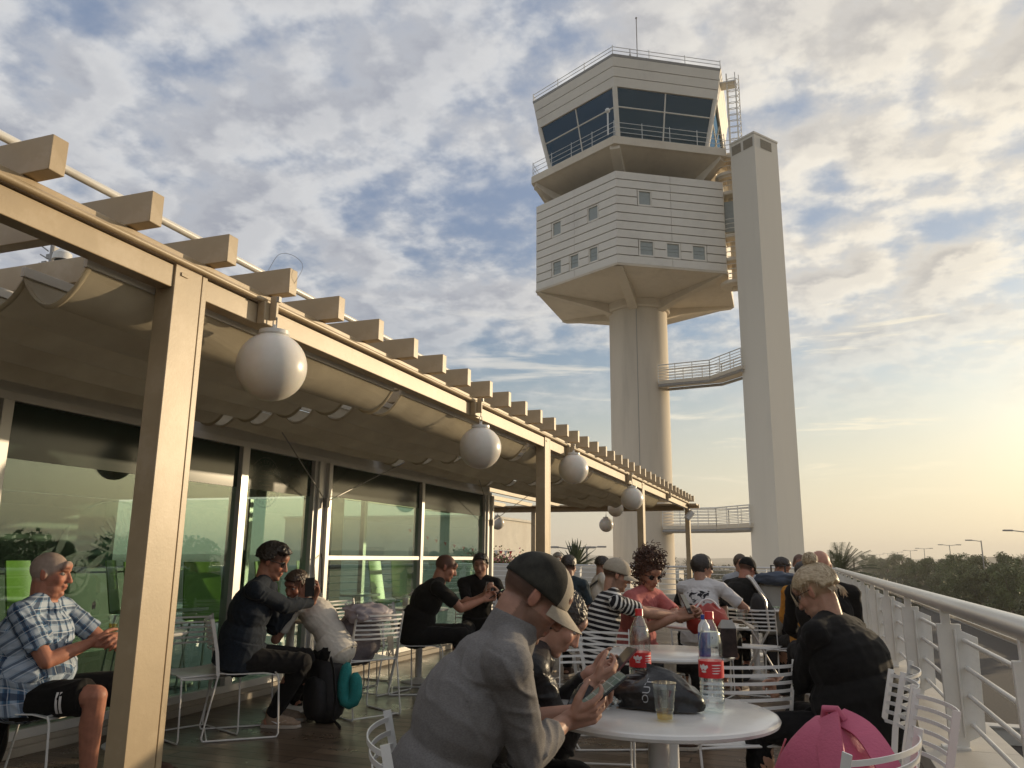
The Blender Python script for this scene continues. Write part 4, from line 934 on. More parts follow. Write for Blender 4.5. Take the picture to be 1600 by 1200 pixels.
def strap(pts, w_, m_, name, nrm=(0, 0, 1)):
    f = MB(); P3 = [Vector(p) for p in pts]; out = []
    for i in range(len(P3) - 1):
        p0, p1, p2, p3 = P3[max(i - 1, 0)], P3[i], P3[i + 1], P3[min(i + 2, len(P3) - 1)]
        for q in range(6):
            s_ = q / 6; out.append(.5 * ((2 * p1) + (p2 - p0) * s_ + (2 * p0 - 5 * p1 + 4 * p2 - p3) * s_ * s_ + (3 * p1 - p0 - 3 * p2 + p3) * s_ ** 3))
    out.append(P3[-1]); g = []
    for i, p in enumerate(out):
        tn = (out[min(i + 1, len(out) - 1)] - out[max(i - 1, 0)]).normalized(); sd_ = tn.cross(Vector(nrm)).normalized() * w_ / 2
        g.append([p - sd_, p - sd_ * .5 + Vector(nrm) * .003, p + sd_ * .5 + Vector(nrm) * .003, p + sd_])
    f.sheet(g, .010); return f.build(name, m_, t, angle=80)
strap([(-.01, -.02, .225), (.03, -.09, .17), (.07, -.145, .06), (.09, -.15, -.1)], .075, M_PINK, 'strap', (0, -1, .3))
strap([(0, .02, .225), (.10, -.02, .20), (.19, -.08, .12), (.235, -.10, .0), (.23, -.09, -.12)], .065, M_PINK, 'strap', (.5, -.6, .6))
strap([(.13, -.125, .10), (.15, -.135, .05), (.16, -.13, -.02)], .07, M_PINK2, 'lining_flap', (.2, -1, .2))
f = MB(); f.tube([(-.03, 0, .215), (-.02, -.01, .245), (.015, -.01, .248), (.03, 0, .22)], .012, 10); f.build('top_loop', M_PINK, t)
f = MB(); f.tube([(-.09, -.125, -.2), (-.085, -.132, -.05), (-.065, -.11, .10), (-.04, -.05, .20)], .004, 8); f.tube([(-.2, -.06, -.2), (-.19, -.07, 0), (-.13, -.05, .15)], .003, 6); f.build('piping', M_PINK2, t)
# suitcase and stroller among the far tables
t = thing('suitcase', 'dark suitcase with raised handle under a blue jacket among the far tables', 'suitcase', (-.32, 9.95, .0), .3)
f = MB(); f.bb((-.24, -.13, .45), (.24, .13, 1.02)); f.build('shell', mat('grey_shell', (.30, .29, .26), .4), t, bevel=.04)
f = MB(); f.tube([(-.08, 0, 1.0), (-.08, 0, 1.22), (.08, 0, 1.22), (.08, 0, 1.0)], .011, 8); f.build('handle', M_BLACK, t)
f = MB(); f.bb((-.2, -.1, .05), (.2, .1, .45)); f.build('lower_case', M_BKB, t, bevel=.03)
t = thing('blue_jacket', 'dark blue jacket heaped on top of the suitcase', 'jacket', (-.34, 9.8, 1.07)); f = MB(); blob(f, (0, 0, 0), (.24, .14, .075), None, 5, .3, 2.5, 32, .9); f.build('jacket_body', mat('navy_nylon', (.04, .055, .085), .6, var=.3, bump=.5, bscale=20), t, angle=80)
t = thing('stroller', 'folded stroller with curved metal frame between the far tables', 'stroller', (-.55, 9.35, 0))
f = MB(); f.tube([(-.16, 0, .05), (.12, .02, .55), (.10, 0, .85), (-.04, 0, 1.07), (-.08, 0, 1.1)], .013, 8); f.tube([(-.16, .3, .05), (.12, .32, .55), (.10, .3, .85), (-.04, .3, 1.07), (-.08, .3, 1.1)], .013, 8); f.tube([(-.08, 0, 1.1), (-.08, .3, 1.1)], .016, 8); f.tube([(.2, 0, .05), (-.1, 0, .6)], .012, 8); f.build('frame', M_STEEL, t)
f = MB(); blob(f, (.06, .15, .72), (.12, .14, .2), Matrix.Rotation(R(-20), 3, 'Y'), 2, .1); f.build('seat', M_BKB, t, angle=80)
for yy in (0, .3):
    f = MB(); f.lathe([(.04, -.015), (.07, -.015), (.07, .015), (.04, .015)], 20, c=(-.16, yy, .075), ax=(0, 1, 0)); f.build('wheel', M_BLACK, t)
# phones and tablets are placed with the people
def phone(label, c, rot, w_=.075, h_=.155, m_=None, scr=None):
    t = thing('phone', label, 'phone', c); t.rotation_mode = 'QUATERNION'; t.rotation_quaternion = rot
    f = MB(); f.bb((-w_ / 2, -h_ / 2, -.0045), (w_ / 2, h_ / 2, .004)); f.build('case', m_ or M_BLACK, t, bevel=.004)
    f = MB(); f.bb((-w_ / 2 + .003, -h_ / 2 + .004, .0041), (w_ / 2 - .003, h_ / 2 - .004, .0048)); f.build('screen', scr or M_SCR, t, smooth=False)
    return t
m, nt, b = _mat('phone_screen'); b.inputs['Base Color'].default_value = (.05, .055, .055, 1); b.inputs['Roughness'].default_value = .08; M_SCR = m
m, nt, b = _mat('reading_screen'); tc = N(nt, 'ShaderNodeTexCoord'); ck = N(nt, 'ShaderNodeTexBrick'); ck.inputs['Scale'].default_value = 9; ck.inputs['Color1'].default_value = (.05, .065, .055, 1); ck.inputs['Color2'].default_value = (.07, .085, .07, 1); ck.inputs['Mortar'].default_value = (.11, .12, .11, 1); nt.links.new(tc.outputs['Object'], ck.inputs[0]); nt.links.new(ck.outputs[0], b.inputs['Base Color']); nt.links.new(ck.outputs[0], b.inputs['Emission Color']); b.inputs['Emission Strength'].default_value = .5; b.inputs['Roughness'].default_value = .1; M_SCR2 = m
# ------------------------------------------------------------------ planting and the far landscape
def leafmat(name, a, b_, rough=.6):
    m, nt, bs = _mat(name); L = nt.links; tc = N(nt, 'ShaderNodeTexCoord'); n1 = N(nt, 'ShaderNodeTexNoise', Scale=.9, Detail=3); L.new(tc.outputs['Object'], n1.inputs['Vector'])
    n2 = N(nt, 'ShaderNodeTexNoise', Scale=14, Detail=2); L.new(tc.outputs['Object'], n2.inputs['Vector'])
    ad = N(nt, 'ShaderNodeMath', operation='MULTIPLY_ADD'); ad.inputs[1].default_value = .5; L.new(n2.outputs[0], ad.inputs[0]); hf = N(nt, 'ShaderNodeMath', operation='MULTIPLY'); hf.inputs[1].default_value = .5; L.new(n1.outputs[0], hf.inputs[0]); L.new(hf.outputs[0], ad.inputs[2])
    r = ramp(nt, ad.outputs[0], [(.36, a), (.64, b_)]); L.new(r.outputs[0], bs.inputs['Base Color']); bs.inputs['Roughness'].default_value = rough
    bs.inputs['Specular IOR Level'].default_value = .3
    return m
M_LEAF = leafmat('leaf_green', (.040, .060, .016), (.12, .15, .045)); M_LEAF2 = leafmat('leaf_olive', (.055, .065, .024), (.14, .16, .055)); M_PALM = leafmat('palm_green', (.03, .045, .018), (.08, .10, .04)); M_FAR = leafmat('far_foliage', (.055, .06, .035), (.09, .09, .05))
M_BARK = mat('bark', (.10, .075, .05), .9, var=.4, scale=8, bump=.6)
def crown_mesh(seed, R_, H_, nl=9000, clumps=34, leaf=.105):
    rnd = random.Random(seed); f = MB(); cl = []
    for i in range(clumps):
        a = rnd.uniform(0, 6.28); rr_ = R_ * rnd.uniform(.15, .85) ** .6; z_ = rnd.uniform(-.42, .46) * H_
        rr_ *= math.sqrt(max(.1, 1 - (z_ / (H_ * .62)) ** 2)); cl.append((Vector((rr_ * math.cos(a), rr_ * math.sin(a), z_)), R_ * rnd.uniform(.16, .36)))
    for k in range(nl):
        c, r = rnd.choice(cl); d = Vector((rnd.gauss(0, 1), rnd.gauss(0, 1), rnd.gauss(0, 1))).normalized() * r * rnd.uniform(.55, 1.12) ; d.z *= .8
        p = c + d; n_ = (d.normalized() + Vector((rnd.uniform(-.8, .8), rnd.uniform(-.8, .8), rnd.uniform(-.4, 1.0)))).normalized(); u_ = n_.orthogonal().normalized(); u_.rotate(Quaternion(n_, rnd.uniform(0, 6.28))); v_ = n_.cross(u_)
        s_ = leaf * rnd.uniform(.6, 1.4); f.add([p - u_ * s_, p - v_ * s_ * .45 + u_ * .1 * s_, p + u_ * s_, p + v_ * s_ * .45], [(0, 1, 2, 3)])
    return f, cl
def tree_proto(seed, R_, H_, th, m_, name='tree', **kw):
    t = thing(name, 'tree', 'tree'); f, cl = crown_mesh(seed, R_, H_, **kw); o = f.build('crown', m_, t, smooth=False); o.location = (0, 0, th + H_ * .42)
    f = MB(); f.tube([(0, 0, 0), (.05, 0, th * .5), (0, .05, th + H_ * .2)], [.14 * R_ / 1.5, .10 * R_ / 1.5, .05], 8); rnd = random.Random(seed)
    for c, r in cl[:8]: f.tube([(0, 0, th * .7), (c.x * .45, c.y * .45, th + (c.z + H_ * .42) * .45), (c.x, c.y, th + c.z + H_ * .42)], [.06, .04, .015], 6)
    f.build('trunk', M_BARK, t); return t
protos = [tree_proto(11, 2.6, 4.4, 1.4, M_LEAF), tree_proto(23, 2.3, 3.8, 1.5, M_LEAF2), tree_proto(37, 2.9, 4.0, 1.2, M_LEAF, nl=10000)]
TL = [(0, 'tree at the right end of the grove, nearest the tall lamp', 16.5, 64, 1.1, 0.0),
 (1, 'second tree from the right end of the grove', 17, 72, 1.05, 1.7),
 (2, 'tree with a ragged top beside the tall street lamp', 18.5, 84, 1.15, 3.4),
 (0, 'lower tree in front of the ragged topped one', 16.2, 80, 0.92, 5.1),
 (1, 'highest tree of the grove, its top just above the horizon', 17.3, 92, 1.24, 0.6),
 (2, 'bushy tree just left of the highest one', 16, 93, 1.05, 2.3),
 (0, 'broad tree right of the grove middle', 17, 106, 1.12, 4.0),
 (1, 'rounded tree at the grove middle', 16, 109, 1.0, 5.7),
 (2, 'darker tree left of the grove middle', 17, 124, 1.22, 1.2),
 (0, 'small tree in front of the darker one', 16, 128, 0.98, 2.9),
 (1, 'tree between the grove middle and the palm', 17, 148, 1.15, 4.6),
 (2, 'low tree under the double armed lamps', 16, 152, 1.0, 0.1),
 (0, 'distant grove tree right of the palm', 18, 185, 1.2, 1.8),
 (1, 'distant grove tree second from the palm', 17, 200, 1.1, 3.5),
 (2, 'far grove tree just right of the palm', 18, 240, 1.25, 5.2),
 (0, 'farthest grove tree beside the palm', 19, 290, 1.3, 0.7)]
usedp = set()
def place_tree(k, lab, x, y, s, rz, grp='trees in the grove beyond the railing'):
    s *= 1.04 if 'grove' in grp else 1
    if k not in usedp: usedp.add(k); r = protos[k]; r.location = (x, y, G); r.rotation_euler = (0, 0, rz); r.scale = (s, s, s); r['label'] = lab; r['group'] = grp
    else: dup(protos[k], (x, y, G), rz, lab, grp, s)
for a in TL: place_tree(*a)
# trees further round to the right; the cafe glass mirrors them
for i, (x, y, s) in enumerate(((13, 24, 1.15), (14, 18, 1.3), (15, 12.5, 1.1), (13.5, 7, 1.25), (16, 2, 1.35), (12.5, 29, 1.0), (17, -4, 1.3))):
    place_tree(i % 3, 'dark tree of the row beyond the gravel, seen only mirrored in the cafe glass', x, y, s, i * 1.3, 'trees mirrored in the glass')
# agave and palms beyond the far railing
def spiky(name, label, cat, loc, n, L_, w_, droop, m_, trunk=0, seed=1, arcs=8):
    t = thing(name, label, cat, loc); rnd = random.Random(seed); f = MB()
    for k in range(n):
        a = rnd.uniform(0, 6.28); e = R(rnd.uniform(8, 88)) if droop < .3 else R(rnd.uniform(-5, 80)); l_ = L_ * rnd.uniform(.75, 1.1); p = Vector((0, 0, trunk)); d = Vector((math.cos(a) * math.cos(e), math.sin(a) * math.cos(e), math.sin(e))); sd_ = Vector((-math.sin(a), math.cos(a), 0)); g = []
        for q in range(arcs + 1):
            s_ = q / arcs; ww = w_ * (math.sin(math.pi * min(1, .25 + s_ * .75)) + .02); g.append([p - sd_ * ww / 2, p + Vector((0, 0, -ww * .25)), p + sd_ * ww / 2]); p = p + d * l_ / arcs; d = (d + Vector((0, 0, -droop * .25))).normalized()
        if droop < .3: f.sheet(g, .006)
        else:   # feathered frond
            pts = [r_[1] for r_ in g]; f.tube(pts, .012, 4)
            for i in range(1, len(pts)):
                for sgn in (-1, 1):
                    for h in (0, .33, .66):
                        b0 = pts[i - 1].lerp(pts[i], h); tn = (pts[i] - pts[i - 1]).normalized(); ln = l_ * .23 * math.sin(math.pi * (.15 + .8 * (i - 1 + h) / len(pts))); tip = b0 + (sd_ * sgn + tn * .7 + Vector((0, 0, -.35))).normalized() * ln; f.add([b0 - tn * .025, b0 + tn * .025, tip], [(0, 1, 2)])
    f.build('crown', m_, t, smooth=False)
    if trunk: f = MB(); f.tube([(0, 0, 0), (0, .05, trunk * .5), (0, 0, trunk)], [.22, .17, .2], 10); f.build('trunk', M_BARK, t)
    return t
spiky('agave_plant', 'spiky agave plant behind the far railing, left of the tower column', 'plant', (-8.75, 31.6, .95 ), 60, 1.05, .12, .06, M_PALM, 0, 4)
f = MB(); f.bb((-14, 29, G), (-6, 35, .95)); tag(f.build('planter_block', M_WWALL, smooth=False), 'raised planter block holding the agave beyond the far railing', 'planter')
spiky('palm_tree', 'palm tree crown just above the bald man at the rail end', 'palm', (1.55, 44, G), 34, 1.9, .1, .5, M_PALM, 5.0, 5)
t = thing('flower_bush', 'pink flowering bush behind the far railing at the left', 'bush', (-11.9, 30.5, .95)); rnd = random.Random(3)
f = MB(); g_ = MB()
for k in range(1200):
    d = Vector((rnd.gauss(0, .6), rnd.gauss(0, .3), abs(rnd.gauss(0, .24)))); n_ = Vector((rnd.gauss(0, 1), rnd.gauss(0, 1), 1)).normalized(); u_ = n_.orthogonal().normalized() * .05; v_ = n_.cross(u_); (g_ if (k % 3 == 0 and d.z > .12) else f).add([d - u_, d - v_, d + u_, d + v_], [(0, 1, 2, 3)])
f.build('foliage', M_LEAF, t, smooth=False); g_.build('blossom', mat('pink_petal', (.6, .22, .22), .7), t, smooth=False)
t = thing('bunting', 'sagging string of small red and white flags left of the second post', 'bunting', (-12.6, 28.5, 2.0))
f = MB(); pts = arc((-2.2, 0, .4), (2.4, 0, -.5), .25, 24); f.tube(pts, .01, 5); f.build('cord', M_WLAB, t)
f = MB(); f.m = 0
for k, p in enumerate(pts[1:-1]): f.m = k % 2; f.add([p + Vector((-.07, 0, 0)), p + Vector((.07, 0, 0)), p + Vector((0, .0, -.16))], [(0, 1, 2)])
f.build('flag', [M_RED, M_WLAB], t, smooth=False)
# pale building at the far left
f = MB(); t = thing('white_building', 'cream building with a plain lit wall left beyond the far railing', 'building', (-17.6, 44, G))
f.bb((-14, 0, 0), (0, 10, 8.05)); f.build('wall', M_WWALL, t, smooth=False); f = MB(); f.bb((-14.1, -.1, 8.052), (.12, 10.1, 8.2)); f.build('parapet', M_WWALL, t, smooth=False)
f = MB()
for x in (-11, -8, -5): f.bb((x, -.02, 4.9), (x + 1.3, .02, 6.3))
f.build('window', M_WINF, t, smooth=False)
# street lamps along the road
def lamp_proto(double):
    t = thing('street_lamp', 'lamp', 'street lamp', (0, 0, G)); f = MB(); f.tube([(0, 0, 0), (0, 0, 7.9), (0, 0, 8.0)], [.09, .06, .05], 8); f.build('pole', M_GREYMET, t)
    for s_ in ((-1, 1) if double else (-1,)):
        f = MB(); f.tube([(0, 0, 7.9), (s_ * .9, 0, 8.02)], .035, 6); f.build('arm', M_GREYMET, t)
        f = MB(); f.box((s_ * 1.15, 0, 8.02), (.65, .24, .12)); f.build('lamp_head', M_GREYMET, t, bevel=.03)
    return t
lp1 = lamp_proto(False); lp2 = lamp_proto(True)
LPS = [(1, 'single arm street lamp, tallest and nearest, right of the grove', 15.1, 68.0, 1.0, R(8)), (1, 'single arm street lamp second along the road', 16.6, 92.5, .98, R(8)), (2, 'double arm street lamp third along the road', 19.0, 128, 1.0, R(5)), (2, 'double arm street lamp just above the grove top', 20.3, 165, 1.0, 0.1),
 (2, 'double arm street lamp fifth along the road', 21.8, 200, 1.0, .1), (2, 'double arm street lamp sixth along the road', 23, 240, 1, .1), (2, 'double arm street lamp seventh along the road', 24.5, 285, 1, .1), (2, 'double arm street lamp eighth along the road', 26, 335, 1, .1), (2, 'tiny double arm street lamp ninth along the road', 27.5, 390, 1, .1), (2, 'tiny double arm street lamp tenth along the road', 29, 450, 1, .1),
 (2, 'slim street lamp between the second post and the agave', -10.4, 37, .78, 0), (2, 'slim street lamp rising directly behind the agave', -12.3, 47, .80, 0)]
ul = set()
for k, lab, x, y, s_, rz in LPS:
    p_ = lp1 if k == 1 else lp2
    if k not in ul: ul.add(k); p_.location = (x, y, G); p_.rotation_euler = (0, 0, rz); p_.scale = (s_,) * 3; p_['label'] = lab; p_['group'] = 'street lamps along the road'
    else: dup(p_, (x, y, G), rz, lab, 'street lamps along the road', s_)
# low far treeline: scrub belt with separate palms standing out
f = MB(); rnd = random.Random(9)
for k in range(16000):
    y = rnd.uniform(110, 420); x = rnd.uniform(-.55, .42) * y + rnd.gauss(0, 2)
    if abs(x - road_x(y)) < 9: continue
    h = rnd.uniform(0, 1) ** 1.6 * (2.6 + 1.8 * noise.noise(Vector((x * .02, y * .02, 0)))); s_ = rnd.uniform(.35, 1.0); a = rnd.uniform(0, 3.1)
    d = Vector((math.cos(a), math.sin(a), 0)) * s_; c = Vector((x, y, G + max(0, h))); f.add([c - d, c + Vector((0, 0, -s_ * .6)), c + d, c + Vector((d.x * .2, 0, s_ * .7))], [(0, 1, 2, 3)])
tag(f.build('scrub', M_FAR, smooth=False), 'low dry scrub covering the plain beyond the grove', 'scrub', kind='stuff')
tp = spiky('far_palm', 'palm', 'palm', (0, 0, G), 22, 1.3, .1, .5, M_FAR, 4.2, 8, 4)
for i, (x, y, s_) in enumerate(((26.5, 118, 1.1), (31, 150, 1.2), (37, 175, 1.15), (42, 185, 1.3), (21, 210, 1.4), (47, 200, 1.35), (33, 220, 1.2), (24, 260, 1.5), (52, 240, 1.5), (12, 240, 1.3), (-9, 210, 1.2), (-14, 230, 1.3), (-4, 250, 1.3), (3, 230, 1.2), (7, 270, 1.4), (-26, 190, 1.1), (-32, 210, 1.2), (16, 190, 1.2), (40, 260, 1.5), (28, 300, 1.6))):
    lab = 'tiny palm on the plain along the horizon'
    if i == 0: tp.location = (x, y, G); tp.scale = (s_,) * 3; tp['label'] = lab; tp['group'] = 'palms along the horizon'
    else: dup(tp, (x, y, G), i * .7, lab, 'palms along the horizon', s_)
f = MB()
f.bb((-60, 150, G), (-22, 156, G + 3.6)); f.bb((-52, 149.7, G + 3.6), (-40, 155, G + 4.6))
t_ = f.build('low_shed', M_WWALL, smooth=False); tag(t_, 'pale low shed on the plain behind the tower', 'shed')
# ------------------------------------------------------------------ people
def cap(f, p0, p1, r0, r1, n=14, ends=True, fl=None, up=None):
    """tapered limb piece with round ends; fl flattens it across 'up'"""
    p0 = Vector(p0); p1 = Vector(p1); d = p1 - p0; l_ = d.length
    if l_ < 1e-5: return f.ball(p0, r0, n)
    d.normalize(); u = (Vector(up) if up is not None else (Vector((0, 0, 1)) if abs(d.z) < .9 else Vector((1, 0, 0)))); u = (u - d * u.dot(d)).normalized(); w_ = d.cross(u)
    prof = []
    if ends: prof += [(-r0 * math.cos(t), r0 * math.sin(t)) for t in np.linspace(.12, math.pi / 2, 5)]
    else: prof += [(0, r0)]
    if ends: prof += [(l_ + r1 * math.cos(t), r1 * math.sin(t)) for t in np.linspace(math.pi / 2, .12, 5)]
    else: prof += [(l_, r1)]
    k = fl if fl else 1
    return f.solid([[p0 + d * h + (w_ * math.cos(2 * math.pi * j / n) + u * math.sin(2 * math.pi * j / n) * k) * r for j in range(n)] for h, r in prof])
def remesh(f, vox, smooth=2, fac=.5):
    me = bpy.data.meshes.new('tmp'); me.from_pydata(f.v, [], f.f); me.update(); o = bpy.data.objects.new('tmp', me); COL.objects.link(o)
    md = o.modifiers.new('r', 'REMESH'); md.mode = 'VOXEL'; md.voxel_size = vox; md.adaptivity = 0
    if smooth: ms_ = o.modifiers.new('s', 'SMOOTH'); ms_.factor = fac; ms_.iterations = smooth
    dg = bpy.context.evaluated_depsgraph_get(); dg.update(); r = bpy.data.meshes.new_from_object(o.evaluated_get(dg)); bpy.data.objects.remove(o); bpy.data.meshes.remove(me); return r
def coords(me):
    a = np.empty(len(me.vertices) * 3, np.float32); me.vertices.foreach_get('co', a); b = np.empty_like(a); me.vertices.foreach_get('normal', b); return a.reshape(-1, 3), b.reshape(-1, 3)
def finish(me, name, mats, par):
    me.name = name; me.materials.clear()
    for m_ in (mats if isinstance(mats, list) else [mats]): me.materials.append(m_)
    me.polygons.foreach_set('use_smooth', [True] * len(me.polygons)); me.update(); o = bpy.data.objects.new(name, me); COL.objects.link(o); o.parent = par; return o
def skin_mat():
    m, nt, b = _mat('skin'); L = nt.links; at = N(nt, 'ShaderNodeAttribute'); at.attribute_name = 'tone'; n1 = N(nt, 'ShaderNodeTexNoise', Scale=28, Detail=5); tc = N(nt, 'ShaderNodeTexCoord'); L.new(tc.outputs['Object'], n1.inputs['Vector'])
    r = ramp(nt, n1.outputs[0], [(.3, (.86, .82, .80)), (.7, (1.12, 1.06, 1.04))]); mx = N(nt, 'ShaderNodeMixRGB', blend_type='MULTIPLY'); mx.inputs[0].default_value = 1; L.new(at.outputs['Color'], mx.inputs[1]); L.new(r.outputs[0], mx.inputs[2]); L.new(mx.outputs[0], b.inputs['Base Color'])
    b.inputs['Roughness'].default_value = .5; b.inputs['Specular IOR Level'].default_value = .26; b.inputs['Subsurface Weight'].default_value = .12; b.inputs['Subsurface Radius'].default_value = (.012, .005, .003)
    bp = N(nt, 'ShaderNodeBump', Strength=.12, Distance=.002); n2 = N(nt, 'ShaderNodeTexNoise', Scale=220, Detail=3); L.new(tc.outputs['Object'], n2.inputs['Vector']); L.new(n2.outputs[0], bp.inputs['Height']); L.new(bp.outputs[0], b.inputs['Normal']); return m
M_SKIN = skin_mat()
def fabric(name, col, rough=.85, var=.12, scale=40, bump=.25, pat=None, sheen=.04, stretch=None):
    m, nt, b = _mat(name); L = nt.links; tc = N(nt, 'ShaderNodeTexCoord'); src = tc.outputs['Object']
    if stretch: mp = N(nt, 'ShaderNodeMapping'); mp.inputs['Scale'].default_value = stretch; L.new(src, mp.inputs[0]); src = mp.outputs[0]
    n1 = N(nt, 'ShaderNodeTexNoise', Scale=scale, Detail=6, Roughness=.65); L.new(src, n1.inputs['Vector'])
    r = ramp(nt, n1.outputs[0], [(.35, tuple(c * (1 - var) for c in col)), (.65, tuple(min(1, c * (1 + var)) for c in col))]); out = r.outputs[0]
    at = N(nt, 'ShaderNodeAttribute'); at.attribute_name = 'st'; sp = N(nt, 'ShaderNodeSeparateXYZ'); L.new(at.outputs['Vector'], sp.inputs[0])
    def mth(op, a, bb): 
        n = N(nt, 'ShaderNodeMath', operation=op)
        for i, q in enumerate((a, bb)):
            if isinstance(q, (int, float)): n.inputs[i].default_value = q
            else: L.new(q, n.inputs[i])
        return n.outputs[0]
    def mix(fa, a, bb, bt='MIX'):
        n = N(nt, 'ShaderNodeMixRGB', blend_type=bt)
        for i, q in enumerate((fa, a, bb)):
            if isinstance(q, (int, float)): n.inputs[i].default_value = q
            elif isinstance(q, tuple): n.inputs[i].default_value = (*q, 1)
            else: L.new(q, n.inputs[i])
        return n.outputs[0]
    def band(x, per, duty, off=0.0):
        return mth('LESS_THAN', mth('FRACT', mth('ADD', mth('DIVIDE', x, per), off + 100.0), 0), duty)
    if pat == 'stripes': out = mix(band(sp.outputs[0], .036, .40), out, (.62, .60, .56))
    if pat == 'plaid':
        U, V = sp.outputs[0], sp.outputs[1]
        out = mix(mth('MULTIPLY', band(U, .062, .42), .42), out, (.55, .60, .66)); out = mix(mth('MULTIPLY', band(V, .062, .42), .45), out, (.55, .60, .66))
        out = mix(mth('MULTIPLY', band(V, .062, .24, .4), .75), out, (.018, .03, .07)); out = mix(mth('MULTIPLY', band(U, .062, .22, .45), .65), out, (.03, .05, .10))
        out = mix(mth('MULTIPLY', band(V, .031, .08, .1), .5), out, (.75, .76, .78)); out = mix(mth('MULTIPLY', band(U, .062, .06, .2), .5), out, (.75, .76, .78))
    if pat == 'print':   # inky marks high on the back
        vo = N(nt, 'ShaderNodeTexVoronoi', Scale=26); L.new(src, vo.inputs['Vector']); ns = N(nt, 'ShaderNodeTexNoise', Scale=17, Detail=3, Distortion=1.0); L.new(src, ns.inputs['Vector'])
        blot = mth('GREATER_THAN', ns.outputs[0], .545); so2 = N(nt, 'ShaderNodeSeparateXYZ'); L.new(tc.outputs['Object'], so2.inputs[0])
        win = mth('MULTIPLY', mth('LESS_THAN', mth('ABSOLUTE', so2.outputs[0], 0), .115), mth('MULTIPLY', mth('GREATER_THAN', so2.outputs[2], .80), mth('LESS_THAN', so2.outputs[2], .985))); out = mix(mth('MULTIPLY', mth('MULTIPLY', blot, win), mth('LESS_THAN', so2.outputs[1], 0.05)), out, (.02, .02, .025))
    L.new(out, b.inputs['Base Color']); b.inputs['Roughness'].default_value = rough; b.inputs['Sheen Weight'].default_value = sheen; b.inputs['Sheen Roughness'].default_value = .5; b.inputs['Specular IOR Level'].default_value = .2
    n2 = N(nt, 'ShaderNodeTexNoise', Scale=260, Detail=2); L.new(src, n2.inputs['Vector']); bp = N(nt, 'ShaderNodeBump', Strength=bump, Distance=.002); L.new(n2.outputs[0], bp.inputs['Height'])
    n3 = N(nt, 'ShaderNodeTexNoise', Scale=9, Detail=5, Distortion=.9); L.new(src, n3.inputs['Vector']); bp3 = N(nt, 'ShaderNodeBump', Strength=.14, Distance=.02); L.new(n3.outputs[0], bp3.inputs['Height']); L.new(bp.outputs[0], bp3.inputs['Normal']); L.new(bp3.outputs[0], b.inputs['Normal']); return m
def hair_mat(name, a, b_, rough=.45):
    m, nt, b = _mat(name); L = nt.links; tc = N(nt, 'ShaderNodeTexCoord'); mp = N(nt, 'ShaderNodeMapping'); mp.inputs['Scale'].default_value = (1, .25, 1); L.new(tc.outputs['Object'], mp.inputs[0]); n1 = N(nt, 'ShaderNodeTexNoise', Scale=150, Detail=4, Distortion=.6); L.new(mp.outputs[0], n1.inputs['Vector'])
    r = ramp(nt, n1.outputs[0], [(.32, a), (.66, b_)]); L.new(r.outputs[0], b.inputs['Base Color']); b.inputs['Roughness'].default_value = rough; bp = N(nt, 'ShaderNodeBump', Strength=.45, Distance=.003); L.new(n1.outputs[0], bp.inputs['Height']); L.new(bp.outputs[0], b.inputs['Normal']); return m
H_DARK = hair_mat('dark_hair', (.012, .009, .007), (.04, .028, .02)); H_BROWN = hair_mat('brown_hair', (.03, .018, .01), (.10, .06, .035)); H_GREY = hair_mat('grey_hair', (.40, .37, .33), (.55, .51, .46), .7); H_BLOND = hair_mat('blonde_hair', (.30, .22, .125), (.56, .45, .30)); H_CURL = hair_mat('auburn_hair', (.03, .013, .009), (.13, .055, .03)); H_FADE = hair_mat('cropped_hair', (.03, .018, .012), (.08, .05, .035), .7)
M_EYE = mat('eye_white', (.30, .27, .25), .4, spec=.2); M_IRIS = mat('iris', (.03, .025, .02), .15); M_LENS = mat('dark_lens', (.008, .008, .01), .06, spec=.9); M_FRAME = mat('spectacle_frame', (.02, .015, .012), .3)
def dirv(b_): return Vector((math.sin(R(b_)), math.cos(R(b_)), 0))
def hand_els(f, wr, d, nrm, side, s, curl=(.5, .7, .6), tcurl=.5, fine=True):
    """palm, five fingers; d wrist->knuckles, nrm palm normal, side +1 puts the thumb towards d x nrm"""
    d = d.normalized(); nrm = (nrm - d * nrm.dot(d)).normalized(); w_ = d.cross(nrm) * side; s *= 1.04
    kn = []
    for i, (off, ln) in enumerate(((.034, .088), (.0115, .092), (-.0115, .088), (-.032, .080))):
        k = wr + d * ln * s + w_ * off * s; kn.append(k); cap(f, wr + w_ * off * .55 * s, k, .0145 * s, .0105 * s, 10)
    cap(f, wr + d * .03 * s + w_ * .012 * s - nrm * .002, wr + d * .065 * s, .017 * s, .014 * s, 10)
    for i, (k, L_) in enumerate(zip(kn, (.072, .080, .075, .058))):
        p = k; a = 0; dd = d + w_ * (.10 - .07 * i)
        for j, fr in enumerate((.46, .30, .24)):
            a += curl[j] * (1 + .12 * i - .1); e = (dd * math.cos(a) + nrm * math.sin(a)).normalized(); q = p + e * L_ * fr * s; cap(f, p, q, (.0098 - .0012 * j) * s, (.0088 - .0012 * j) * s, 10); p = q
    p = wr + d * .028 * s + w_ * .024 * s
    for j, (L_, an) in enumerate(((.040, .95), (.034, .55), (.026, .25))):
        e = (d * math.cos(an) + w_ * math.sin(an) * .85 + nrm * (.35 + tcurl * j * .5)).normalized(); q = p + e * L_ * s; cap(f, p, q, (.0145 - .0025 * j) * s, (.0125 - .0022 * j) * s, 10); p = q
